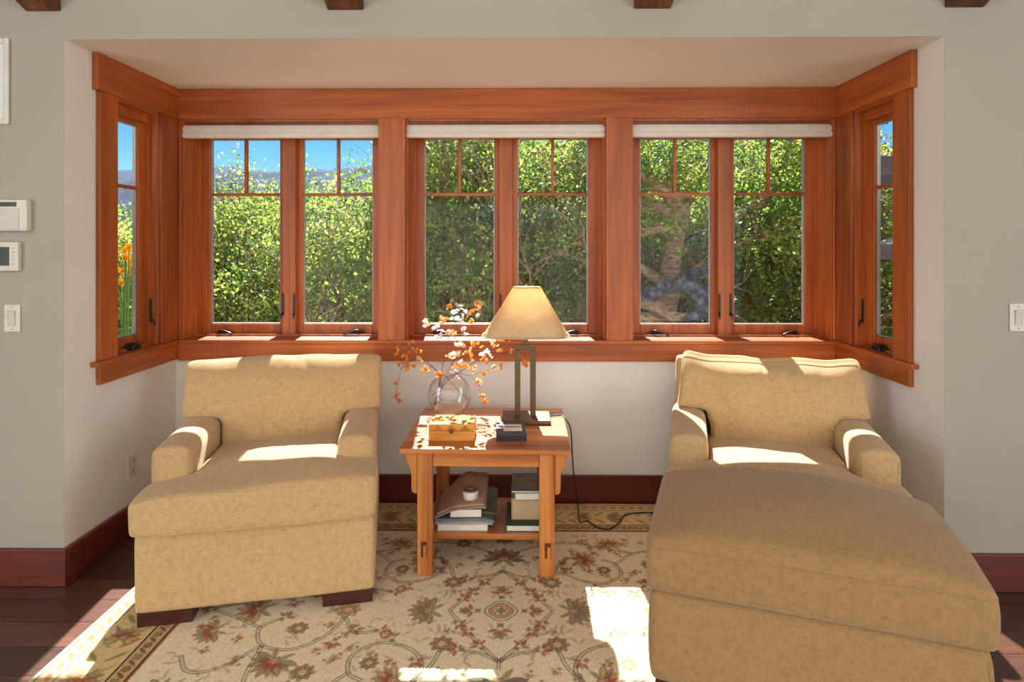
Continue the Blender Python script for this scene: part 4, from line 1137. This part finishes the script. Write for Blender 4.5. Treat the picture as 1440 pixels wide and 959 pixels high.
limb('branch', [(945, 260, 6.1), (945, 225, 6.05), (950, 190, 6.0)], [.05, .04, .03], BARK.m)
limb('branch', [(958, 345, 6.15), (970, 334, 6.1), (985, 328, 6.0), (1000, 318, 5.9)], [.03, .018, .012, .006], LICH.m, 8)
limb('branch', [(936, 405, 6.2), (912, 385, 6.0), (898, 370, 5.9), (880, 362, 5.8)], [.06, .045, .04, .03], BARK.m)
limb('branch', [(935, 400, 6.1), (960, 385, 5.9), (985, 382, 5.8), (1015, 385, 5.7)], [.07, .055, .05, .04], LICH.m)
limb('branch', [(875, 395, 5.6), (900, 412, 5.6), (930, 408, 5.6), (965, 402, 5.6), (985, 410, 5.6), (985, 432, 5.6), (965, 452, 5.6)], [.05, .055, .06, .075, .085, .06, .03], LICH.m, 16)
limb('branch', [(878, 418, 5.9), (915, 432, 5.8), (945, 446, 5.7), (975, 442, 5.7)], [.055, .055, .05, .03], BARK.m, 14)
limb('branch', [(880, 455, 5.8), (905, 448, 5.8), (930, 465, 5.8), (950, 500, 5.9)], [.06, .06, .07, .08], BARK.m, 14)
limb('branch', [(1000, 330, 6.6), (1050, 300, 6.5), (1095, 240, 6.4), (1110, 190, 6.4)], [.06, .06, .07, .06], BARK.m)
SPRAY = leaves_mesh('foliage', 9, 2600, (.5, .35, .34), LG, mix=(.4, .4, .15, .05), size=(.03, .055))
for (px, py, y, s, k, nm) in ((975, 225, 6.0, .42, 'bright', 1), (905, 215, 6.1, .45, 'green', 2), (1090, 215, 6.2, .5, 'dark', 3), (908, 300, 6.5, .30, 'bright', 5), (985, 290, 6.6, .3, 'bright', 6)):
    f = newobj('foliage', SPRAY, None, oak); f.location = ok(px, py, y); f.scale = (s * 2.2, s * 2.2, s * 2.0); f.rotation_euler = (0, 0, nm)

# orange flowers outside the left side window
FLO = thin_mat('marigold orange petal', (240, 150, 20), (250, 190, 40), .5, 30)
e = empty('orange_flower_plant', (-3.18, 4.72, -1.6), 0, 'tall plant with clusters of orange daisy like flowers outside the left side window', 'plant')
bm = BM(); OB = Vector((-3.18, 4.72, -1.6)); heads = []
r = random.Random(4)
for px, py in ((172, 352), (178, 347), (186, 350), (174, 362), (184, 360), (180, 368), (169, 380), (176, 384), (172, 392), (188, 392), (167, 398), (182, 376)):
    y = 4.72 + r.uniform(-.08, .08); p = Vector(((px - 729) / F * y, y, 1.5 - (py - 343) / F * y)) - OB; heads.append(p)
    tube(bm, spline([(r.uniform(-.05, .05), r.uniform(-.05, .05), 0), p * .5 + Vector((.03, 0, 0)), p], 5), .006, 5)
obj('stem', bm, plain('plant stem green', (92, 122, 52), .6), e, smooth=True)
bm = BM()
for k in range(260):
    t = r.uniform(.55, .97); p = r.choice(heads) * t + Vector((r.uniform(-.1, .1), r.uniform(-.1, .1), r.uniform(-.1, .05))); a = r.uniform(0, 6.28)
    d = Vector((math.cos(a), math.sin(a), r.uniform(-.5, .6))).normalized(); s = d.orthogonal().normalized(); L = r.uniform(.04, .08)
    vs = [bm.verts.new(p + q) for q in (Vector((0, 0, 0)), d * L * .5 + s * L * .22, d * L, d * L * .5 - s * L * .22)]; bm.faces.new(vs)
obj('foliage', bm, LG[0], e)
for p in heads:
    bm = BM(); ax = Vector((.5, -1, .6)).normalized(); u = ax.orthogonal().normalized(); w = ax.cross(u)
    for k in range(13):
        a = 2 * PI * k / 13; d = u * math.cos(a) + w * math.sin(a); s = ax.cross(d); L = .036
        vs = [bm.verts.new(p + q) for q in (d * .006 - s * .004, d * L * .6 - s * .009, d * L, d * L * .6 + s * .009, d * .006 + s * .004)]; bm.faces.new(vs)
    tube(bm, [p - ax * .004, p + ax * .008], .010, 10)
    obj('flower', bm, FLO, e)

# timber rails and white awning outside the right side window
DKW = wood('dark exterior timber', 'x', (62, 48, 56), (86, 68, 76), (108, 88, 94), .6)
e = empty('timber_frame', (3.2, 5.0, -1.7), 0, 'dark timber frame with two wide rails outside the right side window', 'timber frame')
for z0, z1 in ((1.98 + 1.7, 2.22 + 1.7), (1.37 + 1.7, 1.50 + 1.7)): obj('rail', boxes((-.5, 1.0, -.03, .03, z0, z1)), DKW, e, .005)
for x in (-.45, .9): obj('post', boxes((x - .05, x + .05, .03, .13, 0, 3.95)), DKW, e, .005)
e = empty('garden_parasol', (3.85, 5.75, -1.7), 0, 'pale canopy just showing above the lower timber rail', 'parasol')
bm = BM(); lathe(bm, [(.5, 3.17), (.5, 3.20), (.28, 3.27), (.03, 3.36), (.001, 3.37)], 8); obj('canopy', bm, plain('off white canvas', (224, 220, 216), .8), e)
bm = BM(); lathe(bm, [(.02, 0), (.02, 3.34)], 10); obj('pole', bm, plain('pale pole', (200, 196, 190), .5), e)
